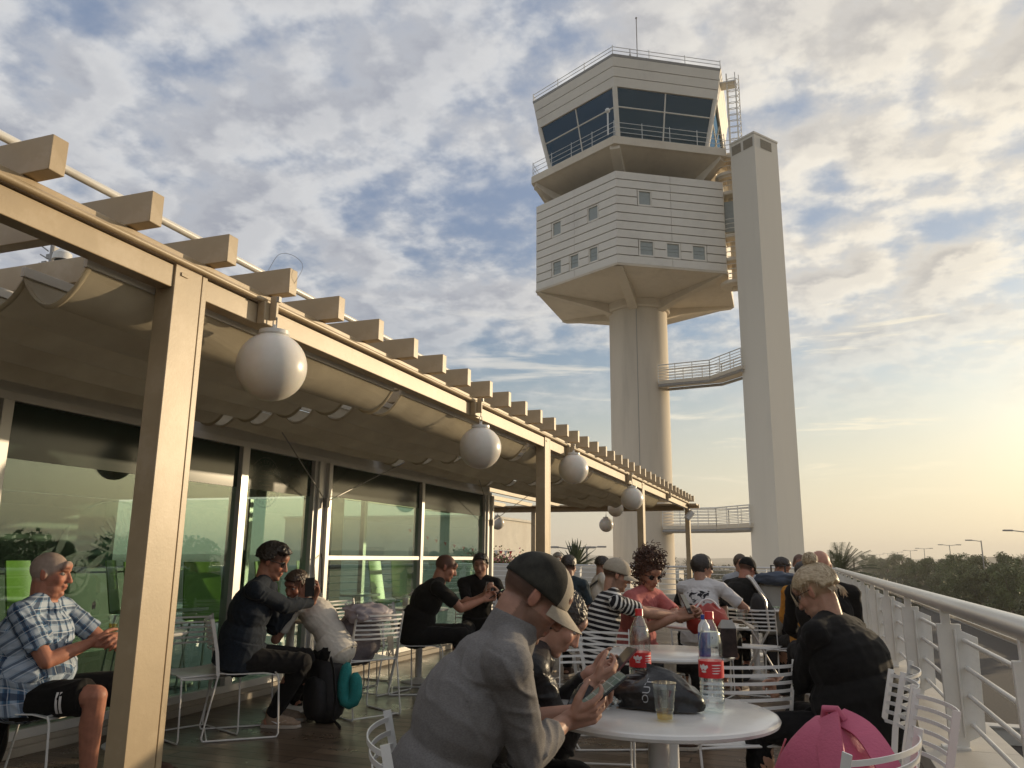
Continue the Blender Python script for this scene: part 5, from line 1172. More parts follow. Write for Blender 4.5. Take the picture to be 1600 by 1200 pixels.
def ik(S, W, l1, l2, pole):
    d = W - S; L_ = d.length
    if L_ > (l1 + l2) * .995: W = S + d.normalized() * (l1 + l2) * .995; d = W - S; L_ = d.length
    a = (l1 * l1 - l2 * l2 + L_ * L_) / (2 * L_); h = math.sqrt(max(1e-6, l1 * l1 - a * a)); u = d.normalized(); pl = pole - u * pole.dot(u); pl.normalize(); return S + u * a + pl * h, W
def person(label, head, bearing, s=1.0, pitch=20, head_b=None, roll=0, skin=(.42, .24, .16), top=None, sleeve='short', bottom=None, shorts=False, shoes=None, hair='short', hairm=None, hands=None, poles=None, wide=1.0, fat=0.0, vox=.009, female=False,
           feet=None, knees=None, collar=0, capm=None, glasses=None, stubble=0, curl=(.5, .7, .6), hdirs=None, hnrm=None, name='person', seat_z=.54, extra=None, lean=None, amp=.006, thumb=None, spread=.10, group=None, hairlen=.012, chair_lab=None, chair_b=None, chair_d=(0, 0)):
    head = Vector(head); fwdw = dirv(bearing); ang = R(pitch)
    # torso lean so that the hips rest at seat height
    lam = R(lean) if lean is not None else .2
    for _ in range(12):
        ta = (lam + ang) * .5; hv = (fwdw * math.sin(ta) + Vector((0, 0, math.cos(ta)))) * .160 * s; nb_ = head - hv
        if lean is None: lam = math.acos(max(.4, min(.996, (nb_.z - seat_z) / (.50 * s))))
    hip = nb_ - (fwdw * math.sin(lam) + Vector((0, 0, math.cos(lam)))) * .50 * s
    hip.z = seat_z
    t = thing(name, label, 'person', (hip.x, hip.y, 0), face_dir(bearing), group)
    rotI = Matrix.Rotation(-face_dir(bearing), 3, 'Z')
    def loc(p): return rotI @ (Vector(p) - Vector((hip.x, hip.y, 0)))
    Hc = loc(hip); NB = loc(nb_); HD = loc(head); up_ = (NB - Hc).normalized(); X = Vector((1, 0, 0)); fwl = X.cross(up_) * -1; fwl = up_.cross(X)
    if fwl.y < 0: fwl = -fwl
    def sp_(v, back=.0): return Hc.lerp(NB, v) - fwl * (.035 * s * math.sin(math.pi * v) + back)
    rotT = Matrix((X, fwl, up_)).transposed()
    hb = 0 if head_b is None else bearing - head_b
    rh = Matrix.Rotation(R(hb), 3, 'Z') @ Matrix.Rotation(-ang, 3, 'X') @ Matrix.Rotation(R(roll), 3, 'Y')
    def h(x, y, z_): return HD + rh @ (Vector((x, y, z_)) * s)
    sw = .178 * s * wide * (.9 if female else 1); W2 = wide
    SH = [NB + X * sg * sw - up_ * .035 * s + fwl * .0 for sg in (-1, 1)]
    def torso(f, e):
        f.ball(Hc + up_ * .0, ((.165 * W2 + fat * .5) * s + e, (.125 + fat * .5) * s + e, .12 * s + e), 20, rotT)
        f.ball(sp_(.28) + fwl * fat * .35, ((.142 * W2 + fat) * s + e, (.112 + fat) * s + e, .15 * s + e), 20, rotT)
        f.ball(sp_(.62) + fwl * fat * .2, ((.160 * W2 + fat * .5) * s + e, (.118 + fat * .55) * s + e, .17 * s + e), 20, rotT)
        f.ball(sp_(.84), ((.158 * W2) * s + e, .095 * s + e, .11 * s + e), 20, rotT)
        if female:
            for sg in (-1, 1): f.ball(sp_(.66) + X * sg * .07 * s + fwl * .09 * s, (.06 * s + e, .055 * s + e, .06 * s + e), 14)
        for sg, S in zip((-1, 1), SH):
            cap(f, sp_(.93) + X * sg * .04 * s, S, .062 * s + e, .056 * s + e); cap(f, NB + up_ * .03 * s, S + up_ * .004, .045 * s + e * .8, .048 * s + e)
    # limbs
    l1, l2 = .285 * s, .262 * s
    arms = []
    for i, sg in enumerate((-1, 1)):
        S = SH[i]
        if hands and hands[i] is not None: Wp = loc(hands[i])
        else: Wp = Hc + Vector((sg * .13, .34, .10)) * s
        pl = Vector(poles[i]) if poles and poles[i] is not None else Vector((sg * .55, -.35, -1))
        E_, Wp = ik(S, Wp, l1, l2, pl); arms.append((S, E_, Wp))
    legs = []
    for i, sg in enumerate((-1, 1)):
        J = Hc + Vector((sg * .095 * s, .02, -.01)); A = loc(feet[i]) + Vector((0, 0, .085)) if feet and feet[i] is not None else Hc + Vector((sg * (.10 + spread) * s, .46 * s, 0)); 
        if not (feet and feet[i] is not None): A.z = .085
        K, A = ik(J, A, .435 * s, .43 * s, (Vector(knees[i]) if knees else Vector((sg * .15, .6, 1)))); legs.append((J, K, A))
    # body
    f = MB(); torso(f, -.004)
    cap(f, NB - up_ * .03 * s, HD + rh @ Vector((0, -.02, -.05)) * s, (.056 if female else .067) * s * (1 + fat), (.052 if female else .060) * s * (1 + fat))
    f.ball(h(0, -.014, .030), (.075 * s, .097 * s, .088 * s), 24, rh); f.ball(h(0, .022, -.025), (.062 * s, .072 * s, .088 * s), 20, rh); f.ball(h(0, .035, -.072), ((.050 + fat * .12) * s, .052 * s, .042 * s), 18, rh); f.ball(h(0, .072, -.096), (.024 * s, .020 * s, .018 * s), 14, rh)
    for sg in (-1, 1):
        f.ball(h(sg * .036, .056, -.022), (.028 * s, .030 * s, .030 * s), 12, rh); f.ball(h(sg * .074, -.008, -.006), (.010 * s, .018 * s, .031 * s), 12, rh @ Matrix.Rotation(R(sg * 10), 3, 'Z'))
        cap(f, h(sg * .081, -.020, .018), h(sg * .081, -.018, -.014), .005 * s, .005 * s, 8); cap(f, h(sg * .014, .088, .032), h(sg * .046, .074, .034), .0105 * s, .0085 * s, 10)
        f.ball(h(sg * .0115, .103, -.029), (.009 * s, .010 * s, .008 * s), 8, rh)
    cap(f, h(0, .086, .022), h(0, .110, -.026), .009 * s, .0125 * s, 12); cap(f, h(-.019, .089, -.053), h(.019, .089, -.053), .0075 * s, .0075 * s, 10); cap(f, h(-.016, .086, -.066), h(.016, .086, -.066), .0085 * s, .0085 * s, 10); f.ball(h(0, .078, .052), (.05 * s, .022 * s, .03 * s), 14, rh)
    if fat > .04: f.ball(h(0, .03, -.105), (.055 * s, .05 * s, .03 * s), 14, rh)
    for i, (S, E_, Wp) in enumerate(arms):
        sg = (-1, 1)[i]; cap(f, S, E_, .050 * s * (1 + fat), .040 * s); mid = E_.lerp(Wp, .3); cap(f, E_, mid, .039 * s, .041 * s); cap(f, mid, Wp, .041 * s, .026 * s)
        d = (Wp - E_).normalized(); d = (rotI @ Vector(hdirs[i])) if hdirs and hdirs[i] is not None else d
        nr = (rotI @ Vector(hnrm[i])) if hnrm and hnrm[i] is not None else Vector((-sg, .0, -.3)); sd_ = 1 if (d.cross(nr)).dot(Vector((-sg * .2, .3, 1))) > 0 else -1
        if thumb: sd_ *= thumb[i]
        hand_els(f, Wp + d * .01, d, nr, sd_, s, curl)
    if shorts or bottom is None or not bottom:
        pass
    for i, (J, K, A) in enumerate(legs):
        cap(f, J, K, .080 * s * (1 + fat), .056 * s); cap(f, K, K.lerp(A, .35) - Vector((0, .012, 0)), .055 * s, .056 * s); cap(f, K.lerp(A, .35) - Vector((0, .012, 0)), A, .056 * s, .036 * s)
        fd = Vector((.12 * (-1, 1)[i], 1, 0)).normalized(); cap(f, A + Vector((0, -.03, -.045)), A + fd * .13 * s + Vector((0, 0, -.055)), .034 * s, .028 * s)
    me = remesh(f, vox, 2 if vox < .006 else 1)
    co, no = coords(me); n = len(co)
    hl = (co - np.array(HD)) @ np.array(rh) / s
    tone = np.ones((n, 4), np.float32); tone[:, :3] = skin
    x, y, z_ = np.abs(hl[:, 0]), hl[:, 1], hl[:, 2]
    def blend(mask, c, k=1.0):
        m_ = np.clip(mask, 0, 1)[:, None] * k; tone[:, :3] = tone[:, :3] * (1 - m_) + np.array(c) * m_
    inh = (np.linalg.norm(hl, axis=1) < .2)
    lips = inh * (y > .078) * np.exp(-((z_ + .059) / .0085) ** 2) * (x < .024); blend(lips, (skin[0] * .82, skin[1] * .50, skin[2] * .50), .75)
    blend(inh * (y > .078) * np.exp(-((z_ + .0595) / .0022) ** 2) * (x < .022), (skin[0] * .3, skin[1] * .2, skin[2] * .2), .8)
    br_ = inh * (y > .055) * np.exp(-((z_ - .036 - .006 * np.sin(x * 60)) / .0055) ** 2) * (x > .012) * (x < .052); blend(br_, tuple(c * .22 for c in skin), .8)
    ey = inh * (y > .05) * np.exp(-((z_ - .010) / .007) ** 2 - ((x - .031) / .015) ** 2); blend(ey, (skin[0] * .22, skin[1] * .18, skin[2] * .16), .85)
    rosy = inh * np.exp(-((x - .042) / .02) ** 2 - ((z_ + .02) / .022) ** 2) * (y > .03) + inh * np.exp(-(x / .015) ** 2 - ((z_ + .024) / .014) ** 2) * (y > .10) + inh * (x > .076); blend(rosy, (skin[0] * 1.08, skin[1] * .74, skin[2] * .70), .5)
    if stubble: blend(inh * (z_ < -.03) * (z_ > -.14) * (y > -.03) * (1 - np.clip(lips * 2, 0, 1)) * (1 - np.exp(-((x - .03) / .02) ** 2 - ((z_ + .03) / .02) ** 2)), (.055, .038, .028), stubble)
    if hair in ('crop', 'short', 'bun'):
        hz0 = -.045 + .075 * np.clip((y + .01) / .08, 0, 1.6); sc = inh * np.clip((z_ - hz0) / .03, 0, 1) * (1 - (x > .079) * (np.abs(z_) < .035)); hc_ = hairm.node_tree.nodes['Color Ramp'].color_ramp.elements[0].color[:3]; blend(sc, hc_, .78)
    ca = me.color_attributes.new('tone', 'FLOAT_COLOR', 'POINT'); ca.data.foreach_set('color', tone.ravel())
    body = finish(me, 'body', M_SKIN, t)
    if vox < .008:
        for sg in (-1, 1):
            q = MB(); q.ball(h(sg * .031, .0685, .0095), .0125 * s, 14); e_ = q.build('eye', M_EYE, t); q = MB(); q.ball(h(sg * .031, .0765, .0085), .0064 * s, 10); q.build('iris', M_IRIS, e_)
    # clothes
    bones = [(Hc, NB, 0, .12)] + [(a, b_, k, .05) for k, (S, E_, Wp) in enumerate(arms, 1) for a, b_ in ((S, E_), (E_, Wp))] + [(a, b_, 5 + k, .07) for k, (J, K, A) in enumerate(legs) for a, b_ in ((J, K), (K, A))]
    def cloth(f, name_, m_, v_, am, seed):
        me = remesh(f, v_, 3); co, no = coords(me); n = len(co); best = np.full(n, 1e9); st = np.zeros((n, 3), np.float32); bid = np.zeros(n)
        for k, (a, b_, id_, rad) in enumerate(bones):
            a = np.array(a); b2 = np.array(b_); d = b2 - a; L_ = np.linalg.norm(d); d = d / L_; q = co - a; tt = q @ d; tc_ = np.clip(tt, 0, L_); r_ = q - tc_[:, None] * d; dist = np.linalg.norm(r_, axis=1) - rad + (np.where(tt < .05, .08, 0) if id_ in (1, 2) and k % 2 == 1 else 0)
            ref = np.array([1., 0, 0]) if abs(d[0]) < .8 else np.array([0, 1., 0]); ref = ref - d * (ref @ d); ref /= np.linalg.norm(ref); r2 = np.cross(d, ref)
            an = np.arctan2(r_ @ r2, r_ @ ref); m2 = dist < best; best[m2] = dist[m2]; off = .29 * s if (k % 2 == 0 and k > 0) else 0
            st[m2, 0] = (tt + off)[m2]; st[m2, 1] = (an * (.14 if id_ == 0 else .06))[m2]; bid[m2] = k
        at = me.attributes.new('st', 'FLOAT_VECTOR', 'POINT'); at.data.foreach_set('vector', st.ravel())
        out = co.copy(); joints = [np.array(arms[0][1]), np.array(arms[1][1]), np.array(sp_(.15)), np.array(SH[0]), np.array(SH[1]), np.array(legs[0][1]), np.array(legs[1][1])]
        nz = noise.noise; dsp = np.empty(n, np.float32)
        jd = np.min([np.linalg.norm(co - j, axis=1) for j in joints], axis=0); w_ = .45 + .9 * np.exp(-(jd / .11) ** 2)
        for i in range(n):
            c = co[i]; u_, a_ = float(st[i, 0]), float(st[i, 1]); b0 = float(bid[i])
            wv = nz((c[0] * 4 + seed, c[1] * 4, c[2] * 4)); r_ = max(0., 1 - abs(nz((u_ * 11 + wv * 1.5 + a_ * 9, a_ * 9 + b0 * 3, seed + wv))) * 3.0) ** 1.4
            dsp[i] = (r_ * 1.25 + wv * .55 + .22 * nz((c[0] * 30, c[1] * 30, c[2] * 30 + seed))) 
        w_ = w_ * np.where((co - np.array(NB)) @ np.array(up_) > -.02, .15, 1.0)
        out += no * (dsp * am * w_)[:, None]; me.vertices.foreach_set('co', out.ravel().astype(np.float32)); return finish(me, name_, m_, t)
    if top:
        f = MB(); e = .011; torso(f, e)
        if collar:
            f.solid([[NB + up_ * hh * s + fwl * (.002) + (X * math.cos(a) + fwl * math.sin(a)) * rr_ * s for a in np.linspace(0, 2 * math.pi, 21)[:-1]] for hh, rr_ in ((-.04, .090), (-.005, .086), (collar, .074))])
        f.solid([[Hc + up_ * hh * s + (X * math.cos(a) * (.168 * W2 + fat * .6) + fwl * math.sin(a) * (.135 + fat * .6)) * s * k for a in np.linspace(0, 2 * math.pi, 25)[:-1]] for hh, k in ((-.065, 1.0), (.0, 1.04), (.12, 1.0))])
        for i, (S, E_, Wp) in enumerate(arms):
            if sleeve == 'short': cap(f, S, S.lerp(E_, .35), .060 * s * (1 + fat), .060 * s * (1 + fat)); cap(f, S.lerp(E_, .2), S.lerp(E_, .74), .060 * s * (1 + fat * .7), .058 * s * (1 + fat * .7), ends=False, n=20)
            else:
                k = .93 if sleeve == 'long' else .62
                cap(f, S, E_, .059 * s, .050 * s); cap(f, E_, E_.lerp(Wp, k * .5), .050 * s, .046 * s); cap(f, E_.lerp(Wp, .1), E_.lerp(Wp, k), .048 * s, .034 * s if sleeve == 'long' else .044 * s, ends=False, n=20)
        cloth(f, 'shirt' if sleeve == 'short' else 'jacket' if collar > .03 else 'sweater', top, max(vox, .0055), amp, 1.0 + len(label))
    if bottom:
        f = MB(); f.ball(Hc, ((.172 * W2 + fat * .5) * s, (.135 + fat * .5) * s, .125 * s), 20, rotT)
        for i, (J, K, A) in enumerate(legs):
            if shorts: cap(f, J, J.lerp(K, .5), .096 * s * (1 + fat), .088 * s); cap(f, J.lerp(K, .3), J.lerp(K, .88), .092 * s, .092 * s, ends=False, n=22)
            else: cap(f, J, K, .090 * s * (1 + fat), .066 * s); cap(f, K, K.lerp(A, .5), .066 * s, .060 * s); cap(f, K.lerp(A, .2), K.lerp(A, .97), .064 * s, .05 * s, ends=False, n=20)
        cloth(f, 'shorts' if shorts else 'trousers', bottom, max(vox, .007), .007, 3.0)
    if shoes:
        for i, (J, K, A) in enumerate(legs):
            fd = Vector((.12 * (-1, 1)[i], 1, 0)).normalized(); sd_ = Vector((fd.y, -fd.x, 0)); f = MB(); a = Vector((A.x, A.y, 0))
            f.solid([[a + fd * yy * s * (1 if yy > 0 else 1) + sd_ * xx * s + Vector((0, 0, zz_ * s)) for (yy, xx) in ((-.075, 0), (-.06, .03), (0, .036), (.08, .042), (.15, .044), (.19, .03), (.205, 0), (.19, -.03), (.15, -.042), (.08, -.038), (0, -.036), (-.06, -.03))] for zz_ in (.022, .045)])
            cap(f, a + Vector((0, 0, .065)), a + fd * .14 * s + Vector((0, 0, .040)), .042 * s, .034 * s); cap(f, a + Vector((0, -.0, .05)), A + Vector((0, 0, .03)), .045 * s, .044 * s)
            so_b = remesh(f, .006, 3); o = finish(so_b, 'shoe', shoes, t)
            f = MB(); f.solid([[a + fd * yy * s * k + sd_ * xx * s * k + Vector((0, 0, zz_)) for (yy, xx) in ((-.08, 0), (-.064, .033), (0, .039), (.08, .045), (.15, .047), (.195, .032), (.212, 0), (.195, -.032), (.15, -.045), (.08, -.041), (0, -.039), (-.064, -.033))] for zz_, k in ((.002, .97), (.012, 1.0), (.026, .98))]); f.build('sole', M_SOLE, o)
    # hair
    if hair in ('short', 'bun', 'full', 'curly'):
        f = MB(); nu, nv = (120, 76) if vox < .007 else (72, 44); rnd = random.Random(len(label)); vs = []; mask = []
        for j in range(nv + 1):
            th = math.pi * j / nv
            for i in range(nu):
                a = 2 * math.pi * i / nu; d = Vector((math.sin(th) * math.cos(a), math.sin(th) * math.sin(a), math.cos(th)))
                hn = noise.noise(Vector((math.cos(a) * 3.2, math.sin(a) * 3.2, 4.0))) * .10 + noise.noise(Vector((math.cos(a) * 9, math.sin(a) * 9, 1.0))) * .07
                fy = d.y; hl_ = {'short': -.38 + .95 * max(0, fy) ** 1.0 + .06 * abs(d.x), 'crop': -.48 + 1.05 * max(0, fy), 'ring': -.42 + .62 * max(0, fy + .2), 'bun': (-.42 + .95 * max(0, fy) ** 1.2) if abs(d.x) < .45 or fy > .5 or fy < -.45 else .10 - .5 * max(0, -fy), 'full': -.85 + 1.35 * max(0, fy) ** 1.1, 'curly': -.6 + 1.1 * max(0, fy)}[hair]
                if hair == 'short' and fy > .35: hl_ = max(hl_, .33 + .08 * math.sin(a * 3))
                m_ = (d.z - hl_ - hn) / .20; gro = noise.noise(Vector((math.cos(a) * 14, math.sin(a) * 14, d.z * 2.2))) + .6 * noise.noise(Vector((math.cos(a) * 30, math.sin(a) * 30, d.z * 3)))
                if hair == 'ring': m_ = min(m_, (.45 - d.z) / .15)
                m_ = max(-1, min(1, m_)); sc_ = {'short': hairlen, 'crop': .004, 'ring': .005, 'bun': .014, 'full': .011, 'curly': .02}[hair]
                th_ = (sc_ * (1 + .15 * noise.noise(d * 5)) + .0012 * noise.noise(Vector((d.x * 50, d.y * 14, d.z * 14)))) if (hair == 'bun' and m_ > 0) else (sc_ * (.75 + .6 * abs(noise.noise(d * 7))) + .004 * noise.noise(d * 24) + .0025 * noise.noise(Vector((d.x * 60, d.y * 22, d.z * 60)))) if m_ > 0 else -.012
                if capm and d.z > -.12 - .35 * max(0, -fy): th_ = -.012; m_ = -1
                th_ = th_ * min(1, abs(m_) * 2.2) if m_ > 0 else th_ * min(1, -m_ * 3)
                if m_ > 0: th_ += gro * (.0022 if hair == 'bun' else .0030)
                if hair == 'short' and fy > .1 and d.z > .45: th_ += hairlen * .8 * fy
                ell = Vector((d.x * .078, d.y * .101, d.z * .092)) ; ell += d * th_; vs.append(h(ell.x, ell.y - .014, ell.z + .030))
        f.add(vs, [(j * nu + i, (j + 1) * nu + i, (j + 1) * nu + (i + 1) % nu, j * nu + (i + 1) % nu) for j in range(nv) for i in range(nu)]); ho = f.build('hair', hairm or H_DARK, t, angle=80)
        if hair == 'bun':
            q = MB(); bc = (0, -.055, .145)
            for k in range(70):
                a0 = rnd.uniform(0, 6.28); ax = Vector((rnd.gauss(0, 1), rnd.gauss(0, 1), rnd.gauss(0, 1))).normalized(); r_ = rnd.uniform(.020, .038); u_ = ax.orthogonal().normalized(); w_ = ax.cross(u_); q.tube([h(*(Vector(bc) + (u_ * math.cos(a0 + b_) + w_ * math.sin(a0 + b_)) * r_)) for b_ in np.linspace(0, 3.6, 9)], .0042 * s, 5)
            q.ball(h(*bc), .030 * s, 14); q.build('bun', hairm, ho)
            q = MB(); q.lathe([(.027 * s, -.008), (.032 * s, 0), (.027 * s, .008)], 20, c=h(0, -.045, .118), ax=tuple(rh @ Vector((0, -.3, 1)))); q.build('hair_tie', M_BLACK, ho)
            q = MB()
            for k in range(60):
                a = rnd.uniform(-2.9, 2.9); d = Vector((math.sin(a), -math.cos(a), 0)) if True else 0; e0 = rnd.uniform(-.45, .15) if abs(a) < 2.1 else .25; p0 = Vector((d.x * .081 * math.sqrt(1 - e0 * e0), d.y * .104 * math.sqrt(1 - e0 * e0) - .014, e0 * .092 + .03)); pts = []
                for b_ in np.linspace(0, 1, 8):
                    v = p0.lerp(Vector((0, -.045, .118)), b_); c0 = Vector((0, -.014, .03)); dd = v - c0; dn = Vector((dd.x / .078, dd.y / .101, dd.z / .092)).length; v = c0 + dd / dn * (1.150 + rnd.uniform(0, .022)) if b_ < .92 else v; pts.append(h(*v))
                q.tube(pts, [.0006, .0011, .0013, .0014, .0014, .0013, .0011, .0008], 4, caps=False)
            for k in range(60):
                a = rnd.uniform(-.8, .8); p0 = Vector((math.sin(a) * .078, -math.cos(a) * .10 - .014, -.02)); q.tube([h(*p0), h(p0.x * 1.1, p0.y - .012, p0.z - .02), h(p0.x * 1.1 + rnd.uniform(-.012, .012), p0.y - rnd.uniform(-.01, .012), p0.z - rnd.uniform(.03, .06))], [.002, .0018, .0006], 4, caps=False)
            for k in range(16): sg = rnd.choice((-1, 1)); q.tube([h(sg * .06, .07, .08), h(sg * .078, .085, .04), h(sg * .07, .09 + rnd.uniform(-.01, .01), -.01 - rnd.uniform(0, .03))], [.0015, .0015, .0006], 4, caps=False)
            q.build('strands', hairm, ho)
        if hair == 'curly':
            q = MB()
            for k in range(620):
                d = Vector((rnd.gauss(0, 1), rnd.gauss(-.15, 1), rnd.gauss(.5, 1))).normalized()
                if d.y > .55 and d.z < .45: continue
                top_ = max(0, d.z); r_ = 1.0 + rnd.uniform(0, .45) + .75 * top_ ** 3 * rnd.uniform(.3, 1); lo_ = -.05 * rnd.random() if d.z < .2 else 0
                c = Vector((d.x * .085 * r_ * 1.08, d.y * .10 * r_ - .02, d.z * .10 * r_ + .03 + lo_)); ax = Vector((rnd.gauss(0, 1), rnd.gauss(0, 1), rnd.gauss(0, 1))).normalized(); u_ = ax.orthogonal().normalized(); w_ = ax.cross(u_); rr_ = rnd.uniform(.008, .016)
                q.tube([h(*(c + (u_ * math.cos(b_) + w_ * math.sin(b_)) * rr_ + ax * .006 * b_)) for b_ in np.linspace(0, 7.5, 10)], .0032 * s, 4, caps=False)
            q.build('curls', hairm, ho)
    if capm:
        crownm, brimm, frontm = capm; f = MB(); nu, nv = 48, 16; g = []; c0 = Vector((0, -.008, .028)); rx, ry, rz_ = .087, .108, .103
        fr = []
        for j in range(nv + 1):
            th = (math.pi / 2 + .12) * j / nv; row = []
            for i in range(nu):
                a = 2 * math.pi * i / nu; seam = .0012 * (1 - min(1, abs(((a / (math.pi / 3)) % 1) - .5) * 14)) * -1
                v = c0 + Vector((math.sin(th) * math.cos(a) * (rx - seam), math.sin(th) * math.sin(a) * (ry + .004 * max(0, math.sin(a)) - seam), math.cos(th) * rz_)); row.append(h(*v))
            g.append(row)
        vs = [p for r_ in g for p in r_]; f.v = [tuple(p) for p in vs]
        for j in range(nv):
            for i in range(nu):
                a = 2 * math.pi * (i + .5) / nu; f.f.append((j * nu + i, (j + 1) * nu + i, (j + 1) * nu + (i + 1) % nu, j * nu + (i + 1) % nu)); f.mi.append(1 if (math.sin(a) > .62 and j > 3) else 0)
        o = f.build('cap', [crownm, frontm], t, angle=80); sm = o.modifiers.new('th', 'SOLIDIFY'); sm.thickness = .003
        f = MB(); g = []
        for i in range(21):
            a = R(28 + 124 * i / 20); row = []
            for j in range(7):
                v = j / 6; ex = .075 * v * (max(0.0, math.sin((a - R(28)) / R(124) * math.pi)) ** .6); x_, y_ = math.cos(a) * rx * (1 + .02 * v), math.sin(a) * (ry + .004) + ex; row.append(h(x_, y_ + c0.y, c0.z - .012 - .022 * v - 2.6 * x_ * x_ * (1 + v * .6) + .01))
            g.append(row)
        f.sheet(g, .0035); f.build('cap_brim', brimm, o, angle=80); f = MB(); f.ball(h(0, c0.y, c0.z + rz_), .006 * s, 8); f.build('cap_button', brimm, o)
    if glasses:
        f = MB(); lm = M_LENS if glasses == 'sun' else M_JAR
        for sg in (-1, 1):
            f.add([h(sg * (.031 + .024 * math.cos(a)), .092 - .010 * abs(.031 + .024 * math.cos(a)) / .05, .008 + .019 * math.sin(a)) for a in np.linspace(0, 2 * math.pi, 17)[:-1]], [tuple(range(16))])
        go = f.build('glasses', lm, t, smooth=False); f = MB()
        for sg in (-1, 1):
            f.tube([h(sg * (.031 + .0245 * math.cos(a)), .0925 - .010 * abs(.031 + .0245 * math.cos(a)) / .05, .008 + .0195 * math.sin(a)) for a in np.linspace(0, 2 * math.pi, 17)[:-1]], .0018, 5, closed=True); f.tube([h(sg * .056, .082, .014), h(sg * .079, .05, .014), h(sg * .084, -.012, .010)], .002 if glasses != 'sun' else .0032, 6)
        f.tube([h(-.008, .093, .012), h(.008, .093, .012)], .002, 5); f.build('frame', M_FRAME, go)
    if chair_lab: c_ = hip + fwdw * .07 + Vector((*chair_d, 0)); chair(chair_lab, c_.x, c_.y, bearing if chair_b is None else chair_b)
    return dict(t=t, arms=arms, h=h, NB=NB, Hc=Hc, up=up_, fw=fwl, X=X, loc=loc, SH=SH, legs=legs, sp=sp_)
M_SOLE = mat('shoe_sole', (.45, .40, .34), .7)
def wrot(b_, tilt, roll=0): return (Matrix.Rotation(face_dir(b_), 4, 'Z') @ Matrix.Rotation(R(tilt), 4, 'X') @ Matrix.Rotation(R(roll), 4, 'Y')).to_quaternion()
SK1 = (.38, .22, .155); SK2 = (.45, .27, .195); SK3 = (.33, .185, .125)
F_GREY = fabric('heather_grey', (.165, .155, .148), .92, .20, 150, .3, stretch=(1, 1, 2.2)); F_BLK = fabric('black_cotton', (.007, .0065, .0062), .9, .3); F_NAVY = fabric('navy_denim', (.010, .016, .026), .85, .3, 60, .4); F_DK = fabric('dark_trousers', (.009, .0085, .009), .9, .25)
F_WHITE = fabric('white_cotton', (.62, .58, .51), .85, .05); F_PRINT = fabric('printed_white_cotton', (.58, .56, .55), .85, .05, pat='print'); F_STR = fabric('striped_cotton', (.014, .013, .016), .85, .1, pat='stripes'); F_PLAID = fabric('plaid_cotton', (.10, .20, .33), .85, .15, pat='plaid'); F_PINKT = fabric('pink_cotton', (.46, .14, .13), .85, .1); F_TEAL = fabric('dark_teal_cotton', (.03, .045, .055), .85, .2); F_MUST = fabric('mustard_fleece', (.42, .19, .03), .9, .15)
F_LTH = fabric('black_leather', (.02, .019, .02), .32, .3, 30, .5); F_CAP = fabric('camo_cap', (.030, .028, .022), .85, .55, 12); F_BEIGE = fabric('beige_twill', (.36, .31, .24), .8, .08, 60); F_SHOE = fabric('tan_suede', (.33, .24, .17), .85, .15); F_SHOE2 = fabric('brown_shoe', (.06, .035, .025), .7, .2); F_LT = fabric('light_shirt', (.35, .36, .38), .85, .1)
# --- 1: grey sweater man in the cap (nearest)
P = person('man in grey marl sweater and dark cap with beige brim at the nearest table', (-.765, 2.30, 1.175), 62, s=1.0, pitch=38, skin=(.37, .215, .155), top=F_GREY, sleeve='long3', bottom=F_DK, shoes=F_SHOE2, hair='crop', hairm=H_FADE, capm=(F_CAP, F_BEIGE, F_BEIGE), stubble=.45, vox=.0038, collar=.085,
    hands=[(-.745, 2.63, .80), (-.725, 2.475, .800)], poles=[(-.5, -.2, -1), (.30, -.25, -1)], curl=(.50, .65, .5), hdirs=[(.80, -.08, .16), (.74, .34, .26)], hnrm=[(-.1, -.35, .9), (-.35, .75, .50)], amp=.0065, wide=1.14, fat=.02, lean=27, chair_d=(.10, .03), chair_lab='chair of the grey sweater man, its slatted back rising at the bottom edge')
phone('black phone held by the man in the grey sweater', (-.622, 2.565, .885), wrot(62, 36, 4), .085, .165, M_BLACK, M_SCR2)
# --- 2: woman in the black jacket beside him
P = person('woman in glossy black jacket bent over a phone behind the grey sweater man', (-.86, 2.86, 1.065), 68, s=.93, pitch=40, skin=(.44, .26, .19), top=F_LTH, sleeve='long', bottom=F_DK, hair='full', hairm=H_DARK, vox=.006, collar=.03, female=True, hands=[(-.80, 3.06, .86), (-.765, 2.94, .845)], curl=(.8, .8, .5), hdirs=[(.5, .2, .1), (.6, .25, .25)], hnrm=[(.1, -.9, .3), (-.4, .5, .5)], amp=.009, chair_lab='chair under the woman in the black jacket', chair_d=(.13, .04))
phone('dark red phone held by the woman in the black jacket', (-.675, 3.04, .91), wrot(50, 42, 0), .075, .155, mat('wine_case', (.10, .02, .02), .35))
# --- 3: blonde woman in black
P = person('blonde woman with a bun and black long sleeved top seated by the railing', (.035, 4.25, 1.135), -64, s=1.0, pitch=30, skin=(.42, .25, .175), top=F_BLK, sleeve='long', bottom=F_DK, shoes=F_SHOE2, hair='bun', hairm=H_BLOND, vox=.005, female=True, fat=.08, wide=1.2, glasses='clear', hands=[(-.16, 4.42, .66), (-.10, 4.52, .66)], amp=.006, lean=17, chair_lab='chair behind the blonde woman, seen edge on', chair_b=-80, chair_d=(-.04, -.04))
